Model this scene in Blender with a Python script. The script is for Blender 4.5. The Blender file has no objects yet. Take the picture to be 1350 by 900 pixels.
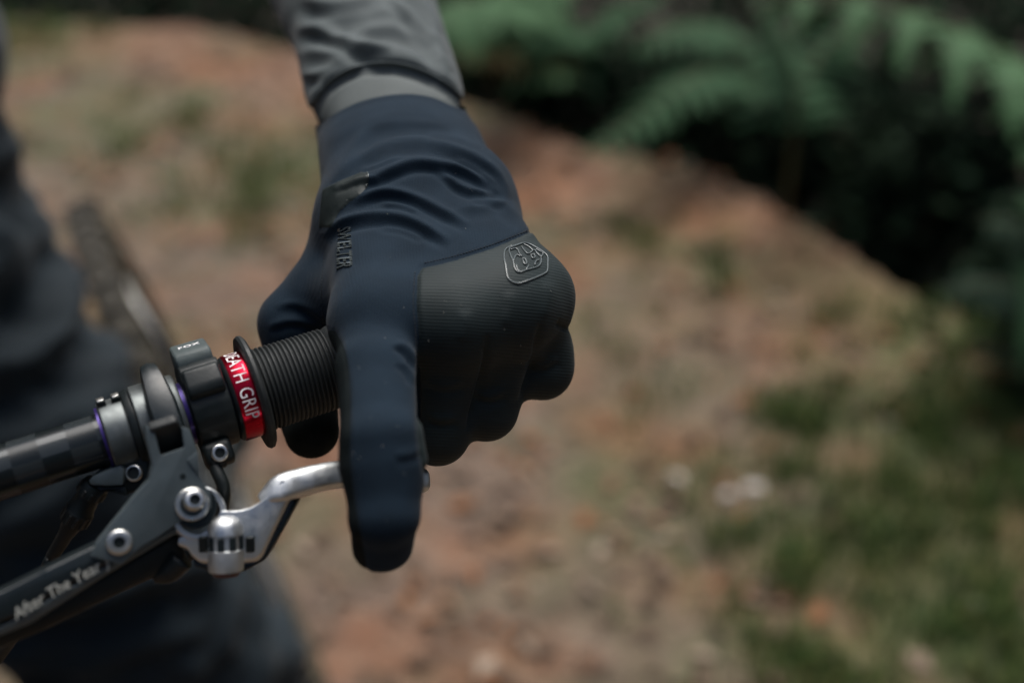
import bpy, bmesh, math, random
import numpy as np
from mathutils import Vector, Matrix, noise as mnoise
from mathutils.bvhtree import BVHTree
R = math.radians
random.seed(7); rng = np.random.default_rng(7)
SC = bpy.context.scene
COL = SC.collection

# ------------------------------------------------------------------ camera, world, sun, exposure
CAM_H, PITCH, LENS = 1.27, 30.0, 40.0
FPX = LENS / 36.0 * 1350.0
cd = bpy.data.cameras.new('camera'); cam = bpy.data.objects.new('camera', cd); COL.objects.link(cam)
cam.location = (0, 0, CAM_H); cam.rotation_euler = (R(90 - PITCH), 0, 0)
cd.lens = LENS; cd.sensor_width = 36; cd.clip_start = 0.02; cd.clip_end = 500
cd.dof.use_dof = True; cd.dof.focus_distance = 0.418; cd.dof.aperture_fstop = 3.4; cd.dof.aperture_blades = 0
SC.camera = cam
w = bpy.data.worlds.new('World'); SC.world = w; w.use_nodes = True
nt = w.node_tree; sky = nt.nodes.new('ShaderNodeTexSky'); sky.sky_type = 'NISHITA'; sky.sun_disc = False
SUN_EL, SUN_AZ = 68.0, 8.0       # azimuth clockwise from +Y
sky.sun_elevation = R(SUN_EL); sky.sun_rotation = R(SUN_AZ); sky.dust_density = 4.0; sky.air_density = 1.0
nt.links.new(sky.outputs[0], nt.nodes['Background'].inputs[0]); nt.nodes['Background'].inputs[1].default_value = 0.055
ld = bpy.data.lights.new('sun', 'SUN'); ld.energy = 1.5; ld.angle = R(50); ld.color = (1, 0.985, 0.955)
sun = bpy.data.objects.new('sun', ld); COL.objects.link(sun)
sd = Vector((math.sin(R(SUN_AZ)) * math.cos(R(SUN_EL)), math.cos(R(SUN_AZ)) * math.cos(R(SUN_EL)), math.sin(R(SUN_EL))))
sun.rotation_euler = sd.to_track_quat('Z', 'Y').to_euler(); sun.location = sd * 20
SC.view_settings.view_transform = 'Standard'; SC.view_settings.look = 'None'
SC.view_settings.exposure = 1.38; SC.view_settings.gamma = 1.0; SC.view_settings.use_curve_mapping = False
SC.cycles.use_denoising = True; SC.cycles.max_bounces = 6; SC.cycles.transparent_max_bounces = 6

# ------------------------------------------------------------------ coordinates
cp, sp_ = math.cos(R(PITCH)), math.sin(R(PITCH))
BR = np.array([1.0, 0, 0]); BU = np.array([0, sp_, cp]); BD = np.array([0, cp, -sp_])
CAML = np.array([0, 0, CAM_H])
def C(px, py, Z):                      # a point Z millimetres away along the view axis, in view millimetres
    return np.array([(px - 675) / FPX * Z, -(py - 450) / FPX * Z, Z])
def W(p):                              # view millimetres to world metres
    p = np.asarray(p, float)
    return CAML + (p[..., 0:1] * BR + p[..., 1:2] * BU + p[..., 2:3] * BD) / 1000.0
def PX(p):                             # view millimetres to pixels
    p = np.asarray(p, float)
    return np.stack([675 + FPX * p[..., 0] / p[..., 2], 450 - FPX * p[..., 1] / p[..., 2]], -1)
def G(px, py, z=0.0):                  # where the sight line through a pixel meets height z
    d = (px - 675) / FPX * BR - (py - 450) / FPX * BU + BD
    t = (z - CAM_H) / d[2]
    return CAML + d * t
def nz(v): v = np.asarray(v, float); return v / np.linalg.norm(v)

# ------------------------------------------------------------------ materials
def mat(name, col, rough=0.6, metal=0.0, sheen=0.0, var=0.0, vscale=40, bump=0.0, bscale=400, bdist=0.0005, spec=0.5,
        col2=None, coat=0.0, thresh=None, detail=4):
    m = bpy.data.materials.new(name); m.use_nodes = True
    t = m.node_tree; b = t.nodes['Principled BSDF']
    b.inputs['Base Color'].default_value = (*col, 1); b.inputs['Roughness'].default_value = rough
    b.inputs['Metallic'].default_value = metal; b.inputs['Specular IOR Level'].default_value = spec
    if sheen: b.inputs['Sheen Weight'].default_value = sheen; b.inputs['Sheen Roughness'].default_value = 0.4
    if coat: b.inputs['Coat Weight'].default_value = coat
    tc = t.nodes.new('ShaderNodeTexCoord')
    if var or col2:
        n = t.nodes.new('ShaderNodeTexNoise'); n.inputs['Scale'].default_value = vscale; n.inputs['Detail'].default_value = detail
        t.links.new(tc.outputs['Object'], n.inputs['Vector'])
        r = t.nodes.new('ShaderNodeValToRGB'); t.links.new(n.outputs[0], r.inputs[0])
        c2 = col2 or tuple(min(1, c * (1 + var)) for c in col)
        c1 = col if col2 else tuple(c * (1 - var) for c in col)
        r.color_ramp.elements[0].color = (*c1, 1); r.color_ramp.elements[1].color = (*c2, 1)
        lo, hi = thresh or (0.3, 0.7)
        r.color_ramp.elements[0].position = lo; r.color_ramp.elements[1].position = hi
        t.links.new(r.outputs[0], b.inputs['Base Color'])
    if metal > 0.15 or 'black' in name:                     # handling wear: uneven gloss
        n3 = t.nodes.new('ShaderNodeTexNoise'); n3.inputs['Scale'].default_value = 160; n3.inputs['Detail'].default_value = 6; n3.inputs['Roughness'].default_value = 0.7
        t.links.new(tc.outputs['Object'], n3.inputs['Vector'])
        mr = t.nodes.new('ShaderNodeMapRange'); mr.inputs[1].default_value = 0.3; mr.inputs[2].default_value = 0.7; mr.inputs[3].default_value = rough * 0.7; mr.inputs[4].default_value = min(1, rough * 1.4)
        t.links.new(n3.outputs[0], mr.inputs[0]); t.links.new(mr.outputs[0], b.inputs['Roughness'])
    if bump:
        n2 = t.nodes.new('ShaderNodeTexNoise'); n2.inputs['Scale'].default_value = bscale; n2.inputs['Detail'].default_value = 3
        t.links.new(tc.outputs['Object'], n2.inputs['Vector'])
        bp = t.nodes.new('ShaderNodeBump'); bp.inputs['Strength'].default_value = bump; bp.inputs['Distance'].default_value = bdist
        t.links.new(n2.outputs[0], bp.inputs['Height']); t.links.new(bp.outputs[0], b.inputs['Normal'])
    return m
def ribbed(m, vec, period, strength, dist, wob=0.0):   # fine woven ribs: bump from waves along a direction
    t = m.node_tree; b = t.nodes['Principled BSDF']
    tc = t.nodes.new('ShaderNodeTexCoord')
    d = t.nodes.new('ShaderNodeVectorMath'); d.operation = 'DOT_PRODUCT'; d.inputs[1].default_value = vec
    t.links.new(tc.outputs['Object'], d.inputs[0])
    mu = t.nodes.new('ShaderNodeMath'); mu.operation = 'MULTIPLY'; mu.inputs[1].default_value = 2 * math.pi / period
    t.links.new(d.outputs['Value'], mu.inputs[0])
    src = mu
    if wob:
        n = t.nodes.new('ShaderNodeTexNoise'); n.inputs['Scale'].default_value = 120
        t.links.new(tc.outputs['Object'], n.inputs['Vector'])
        a = t.nodes.new('ShaderNodeMath'); a.operation = 'MULTIPLY_ADD'; a.inputs[1].default_value = wob
        t.links.new(n.outputs[0], a.inputs[0]); t.links.new(mu.outputs[0], a.inputs[2]); src = a
    s = t.nodes.new('ShaderNodeMath'); s.operation = 'SINE'; t.links.new(src.outputs[0], s.inputs[0])
    bp = t.nodes.new('ShaderNodeBump'); bp.inputs['Strength'].default_value = strength; bp.inputs['Distance'].default_value = dist
    t.links.new(s.outputs[0], bp.inputs['Height'])
    old = b.inputs['Normal'].links
    if old: t.links.new(old[0].from_socket, bp.inputs['Normal'])
    t.links.new(bp.outputs[0], b.inputs['Normal'])
    return m
M = {}
M['navy'] = ribbed(mat('navy_stretch_fabric', (0.0085, 0.0180, 0.0290), 0.88, spec=0.15, sheen=0.06, var=0.12, vscale=90, bump=0.5, bscale=2200, bdist=0.0004), (0.92, 0.2, -0.35), 0.0010, 0.12, 0.0002, 5)
M['panel'] = ribbed(mat('ribbed_grey_panel', (0.0110, 0.0185, 0.0190), 0.66, spec=0.25, sheen=0.05, var=0.15, vscale=70, bump=0.2, bscale=2200, bdist=0.0002), (0.05, 0.55, 0.83), 0.00115, 0.17, 0.0003, 4)
M['palm'] = mat('black_palm_suede', (0.0055, 0.0085, 0.009), 0.85, spec=0.12, var=0.2, vscale=150, bump=0.3, bscale=1800)
M['tab'] = mat('green_black_rubber_tab', (0.011, 0.017, 0.016), 0.55, spec=0.3, var=0.15, bump=0.15, bscale=1500)
M['silicone'] = mat('clear_grey_silicone', (0.10, 0.115, 0.112), 0.16, spec=0.7, coat=0.4)
M['silicone2'] = mat('dark_raised_silicone', (0.055, 0.065, 0.066), 0.18, spec=0.7, coat=0.5)
M['thread'] = mat('dark_thread', (0.012, 0.016, 0.02), 0.8)
M['sleeve'] = ribbed(mat('grey_ripstop_shell', (0.069, 0.083, 0.084), 0.75, spec=0.25, sheen=0.1, var=0.08, vscale=30, bump=0.2, bscale=1200), (0.9, 0.3, -0.3), 0.0013, 0.1, 0.0002)
M['cuff'] = mat('pale_grey_cuff_tape', (0.108, 0.121, 0.118), 0.8, spec=0.25, var=0.08, vscale=60, bump=0.3, bscale=500)
M['jacket'] = mat('dark_jacket_cloth', (0.04, 0.055, 0.065), 0.8, spec=0.3, sheen=0.1, var=0.2, vscale=20)
M['trouser'] = mat('dark_slate_trouser_cloth', (0.0125, 0.0195, 0.0245), 0.8, spec=0.2, sheen=0.1, var=0.3, vscale=9)
M['rubber'] = mat('black_grip_rubber', (0.014, 0.0165, 0.0165), 0.55, spec=0.35, var=0.15, vscale=60, bump=0.12, bscale=900)
M['blackm'] = mat('satin_black_alloy', (0.010, 0.0145, 0.016), 0.32, spec=0.4, var=0.1, bump=0.06, bscale=700)
M['plastic'] = mat('black_moulded_plastic', (0.008, 0.0115, 0.012), 0.45, spec=0.28, var=0.12, bump=0.1, bscale=900)
M['button'] = mat('grey_rubber_button', (0.060, 0.076, 0.076), 0.55, spec=0.3, var=0.12, vscale=300, bump=0.15, bscale=900)
M['greybody'] = mat('anodised_slate_grey', (0.066, 0.084, 0.090), 0.42, metal=0.2, var=0.1, vscale=120, bump=0.08, bscale=1500)
M['silver'] = mat('polished_silver_alloy', (0.62, 0.635, 0.635), 0.44, metal=1.0, var=0.06, vscale=200, bump=0.05, bscale=900)
M['steel'] = mat('bright_bolt_steel', (0.66, 0.655, 0.62), 0.34, metal=1.0, var=0.1, vscale=400)
M['clampgrey'] = mat('brushed_grey_clamp', (0.10, 0.112, 0.112), 0.38, metal=0.6, var=0.15, vscale=200)
M['red'] = mat('red_anodised_alloy', (0.42, 0.004, 0.022), 0.22, metal=0.9, var=0.08, vscale=200)
M['white'] = mat('white_print', (0.80, 0.78, 0.76), 0.5)
M['cream'] = mat('pale_etched_print', (0.42, 0.42, 0.37), 0.5)
M['purple'] = mat('violet_reflection_alloy', (0.045, 0.026, 0.16), 0.35, metal=0.5)
M['tyre'] = mat('dusty_black_tyre', (0.024, 0.022, 0.016), 0.9, col2=(0.050, 0.043, 0.030), vscale=30)
M['tan'] = mat('tan_tyre_sidewall', (0.050, 0.040, 0.020), 0.9, var=0.25)
M['frame'] = mat('dark_green_frame_paint', (0.02, 0.03, 0.03), 0.3, coat=0.5)
M['bokred'] = mat('dark_red_adjuster_core', (0.10, 0.035, 0.030), 0.5)
# carbon bar with big chequered weave, driven by its own UV
mc = mat('carbon_weave', (0.02, 0.02, 0.02), 0.3, spec=0.35); M['carbon'] = mc
t = mc.node_tree; ck = t.nodes.new('ShaderNodeTexChecker'); tc = t.nodes.new('ShaderNodeTexCoord')
t.links.new(tc.outputs['UV'], ck.inputs['Vector']); ck.inputs['Scale'].default_value = 1.0
ck.inputs['Color1'].default_value = (0.007, 0.010, 0.011, 1); ck.inputs['Color2'].default_value = (0.026, 0.031, 0.033, 1)
t.links.new(ck.outputs['Color'], t.nodes['Principled BSDF'].inputs['Base Color'])
rr = t.nodes.new('ShaderNodeMath'); rr.operation = 'MULTIPLY_ADD'; rr.inputs[1].default_value = 0.16; rr.inputs[2].default_value = 0.14
t.links.new(ck.outputs['Fac'], rr.inputs[0]); t.links.new(rr.outputs[0], t.nodes['Principled BSDF'].inputs['Roughness'])

# ------------------------------------------------------------------ object helpers
ROOTS = {}
def tag(o, label=None, cat=None, group=None, kind=None):
    if label: o['label'] = label
    if cat: o['category'] = cat
    if group: o['group'] = group
    if kind: o['kind'] = kind
    return o
def empty(name, loc, label, cat, group=None):
    o = bpy.data.objects.new(name, None); COL.objects.link(o); o.location = loc; o.empty_display_size = 0.05
    return tag(o, label, cat, group)
def rootloc(p):
    if p is None: return Vector((0, 0, 0))
    while p.parent: p = p.parent
    return p.location
def mesh(name, V, F, m, parent=None, smooth=True, uv=None, label=None):     # V in world metres
    V = np.asarray(V, float)
    L = np.array(rootloc(parent))
    me = bpy.data.meshes.new(name)
    Fa = F if isinstance(F, list) else np.asarray(F)
    me.from_pydata((V - L).tolist(), [], Fa if isinstance(Fa, list) else Fa.tolist())
    if smooth: me.polygons.foreach_set('use_smooth', np.ones(len(me.polygons), bool))
    if m: me.materials.append(m)
    if uv is not None:
        ul = me.uv_layers.new(name='UVMap'); li = np.empty(len(me.loops), int); me.loops.foreach_get('vertex_index', li)
        ul.data.foreach_set('uv', np.asarray(uv, float)[li].ravel())
    me.update()
    o = bpy.data.objects.new(name, me); COL.objects.link(o)
    if parent: o.parent = parent
    if label: o['label'] = label
    return o
def from_bm(name, bm, m, parent=None, smooth=False, label=None, tri=False):  # bm in view millimetres
    V = W(np.array([v.co[:] for v in bm.verts])); bm.verts.index_update()
    F = [[v.index for v in f.verts] for f in bm.faces]
    bm.free()
    o = mesh(name, V, F, m, parent, smooth, label=label)
    return o
def autosmooth(o, ang=35):
    me = o.data; me.polygons.foreach_set('use_smooth', np.ones(len(me.polygons), bool))
    bm = bmesh.new(); bm.from_mesh(me)
    for e in bm.edges:
        if len(e.link_faces) == 2 and e.calc_face_angle(0) > R(ang): e.smooth = False
    bm.to_mesh(me); bm.free()
    return o
def lathe(name, origin, axis, prof, m, parent, n=48, label=None, ref=None, uvs=None, a0=0, a1=2 * math.pi):  # view mm
    axis = nz(axis); ref = np.array(ref) if ref is not None else np.array([0, 0, -1.0])
    e1 = nz(ref - axis * np.dot(ref, axis)); e2 = np.cross(axis, e1)
    th = np.linspace(a0, a1, n + 1) if uvs else np.linspace(0, 2 * math.pi, n, endpoint=False)
    V, UV = [], []
    for s, r in prof:
        for a in th:
            V.append(origin + axis * s + r * (math.cos(a) * e1 + math.sin(a) * e2))
            UV.append((s / (uvs[0]) if uvs else 0, a / (uvs[1]) if uvs else 0))
    k = len(th); F = []
    for i in range(len(prof) - 1):
        for j in range(k - 1 if uvs else k):
            F.append([i * k + j, i * k + (j + 1) % k, (i + 1) * k + (j + 1) % k, (i + 1) * k + j])
    o = mesh(name, W(np.array(V)), F, m, parent, True, uv=UV if uvs else None, label=label)
    return autosmooth(o, 40)
def tube(name, pts, rad, m, parent, n=12, label=None, world=False, caps=True, sub=4):
    P = [np.asarray(p, float) for p in pts]
    rad = rad if hasattr(rad, '__len__') else [rad] * len(P)
    if sub > 1 and len(P) > 2:
        Q, RR = [], []
        for i in range(len(P) - 1):
            p0, p1, p2, p3 = P[max(i - 1, 0)], P[i], P[i + 1], P[min(i + 2, len(P) - 1)]
            for k in range(sub):
                u = k / sub
                Q.append(0.5 * ((2 * p1) + (p2 - p0) * u + (2 * p0 - 5 * p1 + 4 * p2 - p3) * u * u + (3 * p1 - p0 - 3 * p2 + p3) * u ** 3))
                RR.append(rad[i] * (1 - u) + rad[i + 1] * u)
        Q.append(P[-1]); RR.append(rad[-1]); P, rad = Q, RR
    V, F = [], []
    e1 = None
    for i, p in enumerate(P):
        d = nz(P[min(i + 1, len(P) - 1)] - P[max(i - 1, 0)])
        if e1 is None: e1 = nz(np.cross(d, [0.31, 0.2, 0.93]))
        e1 = nz(e1 - d * np.dot(e1, d)); e2 = np.cross(d, e1)
        for k in range(n):
            a = 2 * math.pi * k / n; V.append(p + rad[i] * (math.cos(a) * e1 + math.sin(a) * e2))
    for i in range(len(P) - 1):
        for k in range(n): F.append([i * n + k, i * n + (k + 1) % n, (i + 1) * n + (k + 1) % n, (i + 1) * n + k])
    if caps: F.append(list(range(n))[::-1]); F.append([(len(P) - 1) * n + k for k in range(n)])
    V = np.array(V)
    return mesh(name, V if world else W(V), F, m, parent, True, label=label)
def prism(name, outline, ext, m, parent, bevel=0.6, segs=2, label=None, taper=1.0):   # outline: view-mm points; ext: view-mm vector
    bm = bmesh.new(); O = [np.asarray(p, float) for p in outline]; c = sum(O) / len(O)
    a = [bm.verts.new(p) for p in O]; b = [bm.verts.new(c + (p - c) * taper + ext) for p in O]
    bm.faces.new(a); bm.faces.new(b[::-1])
    for i in range(len(O)):
        j = (i + 1) % len(O); bm.faces.new([a[j], a[i], b[i], b[j]])
    bmesh.ops.recalc_face_normals(bm, faces=bm.faces[:])
    if bevel: bmesh.ops.bevel(bm, geom=bm.edges[:], offset=bevel, segments=segs, profile=0.5, affect='EDGES', clamp_overlap=True)
    o = from_bm(name, bm, m, parent, label=label)
    return autosmooth(o, 28)
def rbox(name, c, ax, size, m, parent, bevel=0.8, segs=3, label=None, taper=None):
    bm = bmesh.new(); bmesh.ops.create_cube(bm, size=1.0)
    if bevel:
        for v in bm.verts: v.co = Vector([v.co[i] * size[i] for i in range(3)])
        if taper:
            for v in bm.verts:
                if v.co[taper[0]] > 0:
                    for i in range(3):
                        if i != taper[0]: v.co[i] *= taper[1]
        bmesh.ops.bevel(bm, geom=bm.edges[:], offset=bevel, segments=segs, profile=0.5, affect='EDGES', clamp_overlap=True)
    ax = [nz(a) for a in ax]
    for v in bm.verts: v.co = Vector(c + v.co[0] * ax[0] + v.co[1] * ax[1] + v.co[2] * ax[2])
    return autosmooth(from_bm(name, bm, m, parent, label=label), 28)
def bolt(c, d, r, parent, h=2.0, soc=0.5, m=None, name='bolt'):
    d = nz(d)
    o = lathe(name, np.asarray(c, float), d, [(-h, r), (h * 0.55, r), (h * 0.9, r * 0.9), (h, r * 0.78), (h, r * soc * 1.05), (h * 0.3, r * soc)], m or M['steel'], parent, 28)
    tgt = parent if parent.parent is not None else o
    lathe('hex_socket', np.asarray(c, float) + d * h * 0.3, d, [(0, r * soc * 1.02), (0.01, 0.01)], M['plastic'], tgt, 6)
    return o
def text_mesh(body, size=1.0, depth=0.0, spacing=1.0, shear=0.0, offset=0.0):   # flat letters -> (verts, faces) in text units
    cu = bpy.data.curves.new('txt', 'FONT'); cu.body = body; cu.size = size; cu.space_character = spacing; cu.shear = shear
    cu.resolution_u = 3; cu.offset = offset
    o = bpy.data.objects.new('txt', cu); COL.objects.link(o)
    dg = bpy.context.evaluated_depsgraph_get(); me = bpy.data.meshes.new_from_object(o.evaluated_get(dg))
    V = np.array([v.co[:] for v in me.vertices]); F = [list(p.vertices) for p in me.polygons]
    bpy.data.objects.remove(o); bpy.data.meshes.remove(me); bpy.data.curves.remove(cu)
    return V, F
def thicken(V0, V1, F):          # two layers of the same faces joined along the border
    n = len(V0); cnt = {}
    for f in F:
        for i in range(len(f)):
            e = (f[i], f[(i + 1) % len(f)]); cnt[e] = 1
    FF = [list(f) for f in F] + [[i + n for i in f][::-1] for f in F]
    for (a, b) in cnt:
        if (b, a) not in cnt: FF.append([b, a, a + n, b + n])
    return np.vstack([V0, V1]), FF

# ------------------------------------------------------------------ soft bodies: distance fields -> mesh (surface nets)
def smin(a, b, k):
    h = np.maximum(k - np.abs(a - b), 0) / k
    return np.minimum(a, b) - h * h * k * 0.25
class Field:
    def __init__(s, lo, hi, vx):
        s.lo = np.asarray(lo, float); s.vx = vx; s.n = np.ceil((np.asarray(hi, float) - s.lo) / vx).astype(int) + 1
        s.ax = [(s.lo[i] + np.arange(s.n[i]) * vx).astype(np.float32) for i in range(3)]
    def group(s, prims, k, margin=16):
        f = np.full(s.n, 1e3, np.float32)
        for a, b, ra, rb in prims:
            a = np.asarray(a, float); b = np.asarray(b, float); r = max(ra, rb) + margin
            l = np.maximum(((np.minimum(a, b) - r - s.lo) / s.vx).astype(int), 0); h = np.minimum(((np.maximum(a, b) + r - s.lo) / s.vx).astype(int) + 2, s.n)
            if (h <= l).any(): continue
            sl = tuple(slice(l[i], h[i]) for i in range(3))
            X, Y, Z = np.meshgrid(*[s.ax[i][sl[i]] for i in range(3)], indexing='ij', sparse=True)
            d = b - a; dd = max(float(d @ d), 1e-9)
            tt = np.clip(((X - a[0]) * d[0] + (Y - a[1]) * d[1] + (Z - a[2]) * d[2]) / dd, 0, 1)
            q = np.sqrt((X - a[0] - tt * d[0]) ** 2 + (Y - a[1] - tt * d[1]) ** 2 + (Z - a[2] - tt * d[2]) ** 2) - (ra + tt * (rb - ra))
            f[sl] = smin(f[sl], q.astype(np.float32), k)
        return f
    def mesh(s, f):
        S = f < 0; n = s.n
        c = [S[i:n[0] - 1 + i, j:n[1] - 1 + j, k:n[2] - 1 + k] for i in (0, 1) for j in (0, 1) for k in (0, 1)]
        tot = sum(x.astype(np.int8) for x in c); act = (tot > 0) & (tot < 8)
        idx = np.argwhere(act); ids = np.full(act.shape, -1, np.int64); ids[act] = np.arange(len(idx))
        acc = np.zeros((len(idx), 3)); cnt = np.zeros(len(idx))
        cor = [(i, j, k) for i in (0, 1) for j in (0, 1) for k in (0, 1)]
        val = {o: f[idx[:, 0] + o[0], idx[:, 1] + o[1], idx[:, 2] + o[2]].astype(float) for o in cor}
        for a in cor:
            for d in range(3):
                if a[d] == 0:
                    b = list(a); b[d] = 1; b = tuple(b)
                    m_ = (val[a] < 0) != (val[b] < 0); u = np.where(m_, val[a] / np.where(m_, val[a] - val[b], 1), 0)
                    p = np.tile(np.array(a, float), (len(idx), 1)); p[:, d] = u
                    acc += p * m_[:, None]; cnt += m_
        V = s.lo + (idx + acc / cnt[:, None]) * s.vx
        Q = []
        for d in range(3):
            o = [(d + 1) % 3, (d + 2) % 3]
            A = [slice(None)] * 3; B = [slice(None)] * 3; A[d] = slice(0, -1); B[d] = slice(1, None)
            ch = S[tuple(A)] != S[tuple(B)]; ins = S[tuple(A)]
            e = np.argwhere(ch); ok = np.all([(e[:, x] > 0) & (e[:, x] < n[x] - 1) for x in o], axis=0); e = e[ok]
            sg = ins[e[:, 0], e[:, 1], e[:, 2]]
            def cell(d1, d2):
                q = e.copy(); q[:, o[0]] -= d1; q[:, o[1]] -= d2; return ids[q[:, 0], q[:, 1], q[:, 2]]
            q = np.stack([cell(0, 0), cell(1, 0), cell(1, 1), cell(0, 1)], 1)
            q[~sg] = q[~sg][:, ::-1]; Q.append(q)
        return V, np.vstack(Q)
def tris(Q): return np.vstack([Q[:, [0, 1, 2]], Q[:, [0, 2, 3]]])
def vnormals(V, T):
    fn = np.cross(V[T[:, 1]] - V[T[:, 0]], V[T[:, 2]] - V[T[:, 0]]); N = np.zeros_like(V)
    for i in range(3): np.add.at(N, T[:, i], fn)
    return N / np.maximum(np.linalg.norm(N, axis=1), 1e-12)[:, None]
def relax(V, T, it=2, lam=0.5):
    E = np.vstack([T[:, [0, 1]], T[:, [1, 2]], T[:, [2, 0]]]); E = np.vstack([E, E[:, ::-1]])
    cnt = np.bincount(E[:, 0], minlength=len(V)).astype(float)
    for _ in range(it):
        for l in (lam, -lam * 1.04):
            A = np.stack([np.bincount(E[:, 0], V[E[:, 1], i], len(V)) for i in range(3)], 1) / np.maximum(cnt, 1)[:, None]
            V = V + l * (A - V)
    return V
def clip(V, T, f):                  # keep f >= 0, cutting triangles exactly on the line
    pos = f[T] >= 0; c = pos.sum(1)
    keep = T[c == 3].tolist(); V = V.tolist(); cache = {}
    def cut(a, b):
        k = (min(a, b), max(a, b))
        if k not in cache:
            u = f[a] / (f[a] - f[b]); cache[k] = len(V)
            V.append([V[a][i] * (1 - u) + V[b][i] * u for i in range(3)])
        return cache[k]
    for t_, p in zip(T[(c == 1) | (c == 2)], pos[(c == 1) | (c == 2)]):
        t_ = [int(x) for x in t_]; k = int(p.sum())
        i = int(np.argmax(p)) if k == 1 else int(np.argmin(p))
        a, b, d = t_[i], t_[(i + 1) % 3], t_[(i + 2) % 3]
        if k == 1: keep.append([a, cut(a, b), cut(a, d)])
        else:
            x, y = cut(a, b), cut(a, d); keep.append([x, b, d]); keep.append([x, d, y])
    V = np.array(V); T = np.array(keep); used = np.unique(T); mp = np.full(len(V), -1); mp[used] = np.arange(len(used))
    return V[used], mp[T]
def polydist(P, L, signed=False):   # distance from 2-D points to a polyline; sign + below/right of its run; also run parameter
    P = np.asarray(P, float); L = np.asarray(L, float); best = np.full(len(P), 1e9); sg = np.zeros(len(P)); par = np.zeros(len(P))
    ln = np.concatenate([[0], np.cumsum(np.linalg.norm(np.diff(L, axis=0), axis=1))])
    for i in range(len(L) - 1):
        d = L[i + 1] - L[i]; u = ((P - L[i]) @ d) / (d @ d)
        uc = np.clip(u, 0, 1); q = P - L[i] - uc[:, None] * d; r = np.linalg.norm(q, axis=1)
        cr = d[0] * (P[:, 1] - L[i][1]) - d[1] * (P[:, 0] - L[i][0])
        b = r < best; best[b] = r[b]; sg[b] = np.sign(cr[b]); par[b] = (ln[i] + uc[b] * (ln[i + 1] - ln[i])) / ln[-1]
    return best * (sg if signed else 1), par
def inpoly(P, L):
    P = np.asarray(P, float); L = np.asarray(L, float); ins = np.zeros(len(P), bool); n = len(L)
    for i in range(n):
        a, b = L[i], L[(i + 1) % n]
        cnd = ((a[1] > P[:, 1]) != (b[1] > P[:, 1]))
        xs = (b[0] - a[0]) * (P[:, 1] - a[1]) / (b[1] - a[1] + 1e-12) + a[0]
        ins ^= cnd & (P[:, 0] < xs)
    return ins
def polyfield(P, L):                # + inside a closed outline
    d, _ = polydist(P, list(L) + [L[0]]); return np.where(inpoly(P, L), d, -d)
def smooth_line(L, sub=6):
    L = [np.asarray(p, float) for p in L]; Q = []
    for i in range(len(L) - 1):
        p0, p1, p2, p3 = L[max(i - 1, 0)], L[i], L[i + 1], L[min(i + 2, len(L) - 1)]
        for k in range(sub):
            u = k / sub
            Q.append(0.5 * ((2 * p1) + (p2 - p0) * u + (2 * p0 - 5 * p1 + 4 * p2 - p3) * u * u + (3 * p1 - p0 - 3 * p2 + p3) * u ** 3))
    Q.append(L[-1]); return np.array(Q)
def folds(V, N, L):                 # cloth folds: ridge with a hollow below it, swelling and dying along its run
    P = PX(V); face = np.clip((-(N * nz2(V)).sum(1) + 0.25) / 0.6, 0, 1)
    D = np.zeros(len(V))
    for line, amp, wid, hol in L:
        ln = smooth_line(line); lo = ln.min(0) - wid * 5; hi = ln.max(0) + wid * 5
        s = np.where(((P > lo) & (P < hi)).all(1))[0]
        d, par = polydist(P[s], ln, True); d0, _ = polydist(P[s], ln)
        d = np.where(d >= 0, d0, -d0)
        env = np.clip(np.minimum(par, 1 - par) * 5, 0, 1) ** 0.7
        w1 = np.where(d < 0, wid * 1.25, wid * 0.8)
        D[s] += env * (amp * np.exp(-(d / w1) ** 2) - hol * np.exp(-((d - wid * 1.9) / (wid * 1.05)) ** 2))
    return V + N * (D * face)[:, None]
def nz2(V): return V / np.linalg.norm(V, axis=1)[:, None]

# ================================================================== THE SETTING
EDGE = [G(*p)[:2] for p in [(-500, 30), (-150, 34), (100, 38), (260, 45), (360, 66), (480, 100), (600, 140), (700, 176), (790, 208), (900, 232), (990, 272), (1090, 335), (1200, 402), (1350, 490), (1500, 590), (1750, 800)]]
EDGE = smooth_line(EDGE, 4)
def edge_d(P): return polydist(P, EDGE, True)[0]      # + on the undergrowth side (beyond the line)
def fbm(x, y, s, seed=0.0, o=3):
    v = 0; a = 1.0
    for i in range(o):
        v += a * mnoise.noise(Vector((x * s, y * s, seed))); s *= 2.1; a *= 0.5
    return v
MOSS = [(1060, 560, 0.17, 0.75), (1200, 560, 0.28, 0.8), (1300, 600, 0.35, 0.85), (1190, 690, 0.46, 0.8), (1290, 820, 0.48, 0.85), (1080, 820, 0.36, 0.6), (1240, 900, 0.45, 0.8), (940, 640, .16, .5), (880, 350, 0.35, 0.5), (860, 420, 0.18, .45),
        (370, 230, 0.5, 0.75), (250, 190, 0.5, 0.5), (300, 260, 0.3, 0.55), (160, 160, 0.5, 0.4), (1180, 480, 0.2, 0.7), (1310, 530, .22, 1.0), (1330, 600, .2, 1.0), (1225, 500, .12, .8), (900, 500, .2, .4), (820, 430, .2, .45), (1000, 700, .25, .5), (760, 330, .3, .35), (1285, 470, .16, 1.0), (1190, 450, .14, .8), (1110, 420, .12, .6), (1240, 540, .2, .9), (850, 330, .3, .55), (960, 390, .2, .4), (30, 45, 0.4, 0.9), (930, 470, .12, .4), (1120, 900, .25, .6)]
MOSS = [(G(a, b)[:2], r, s) for a, b, r, s in MOSS]
def moss_at(x, y):
    v = 0
    for c, r, s in MOSS:
        d2 = ((x - c[0]) ** 2 + (y - c[1]) ** 2) / (r * r)
        if d2 < 6: v = max(v, s * math.exp(-d2 * 0.9))
    return v * (0.85 + 0.75 * fbm(x, y, 7, 3.1))
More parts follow.
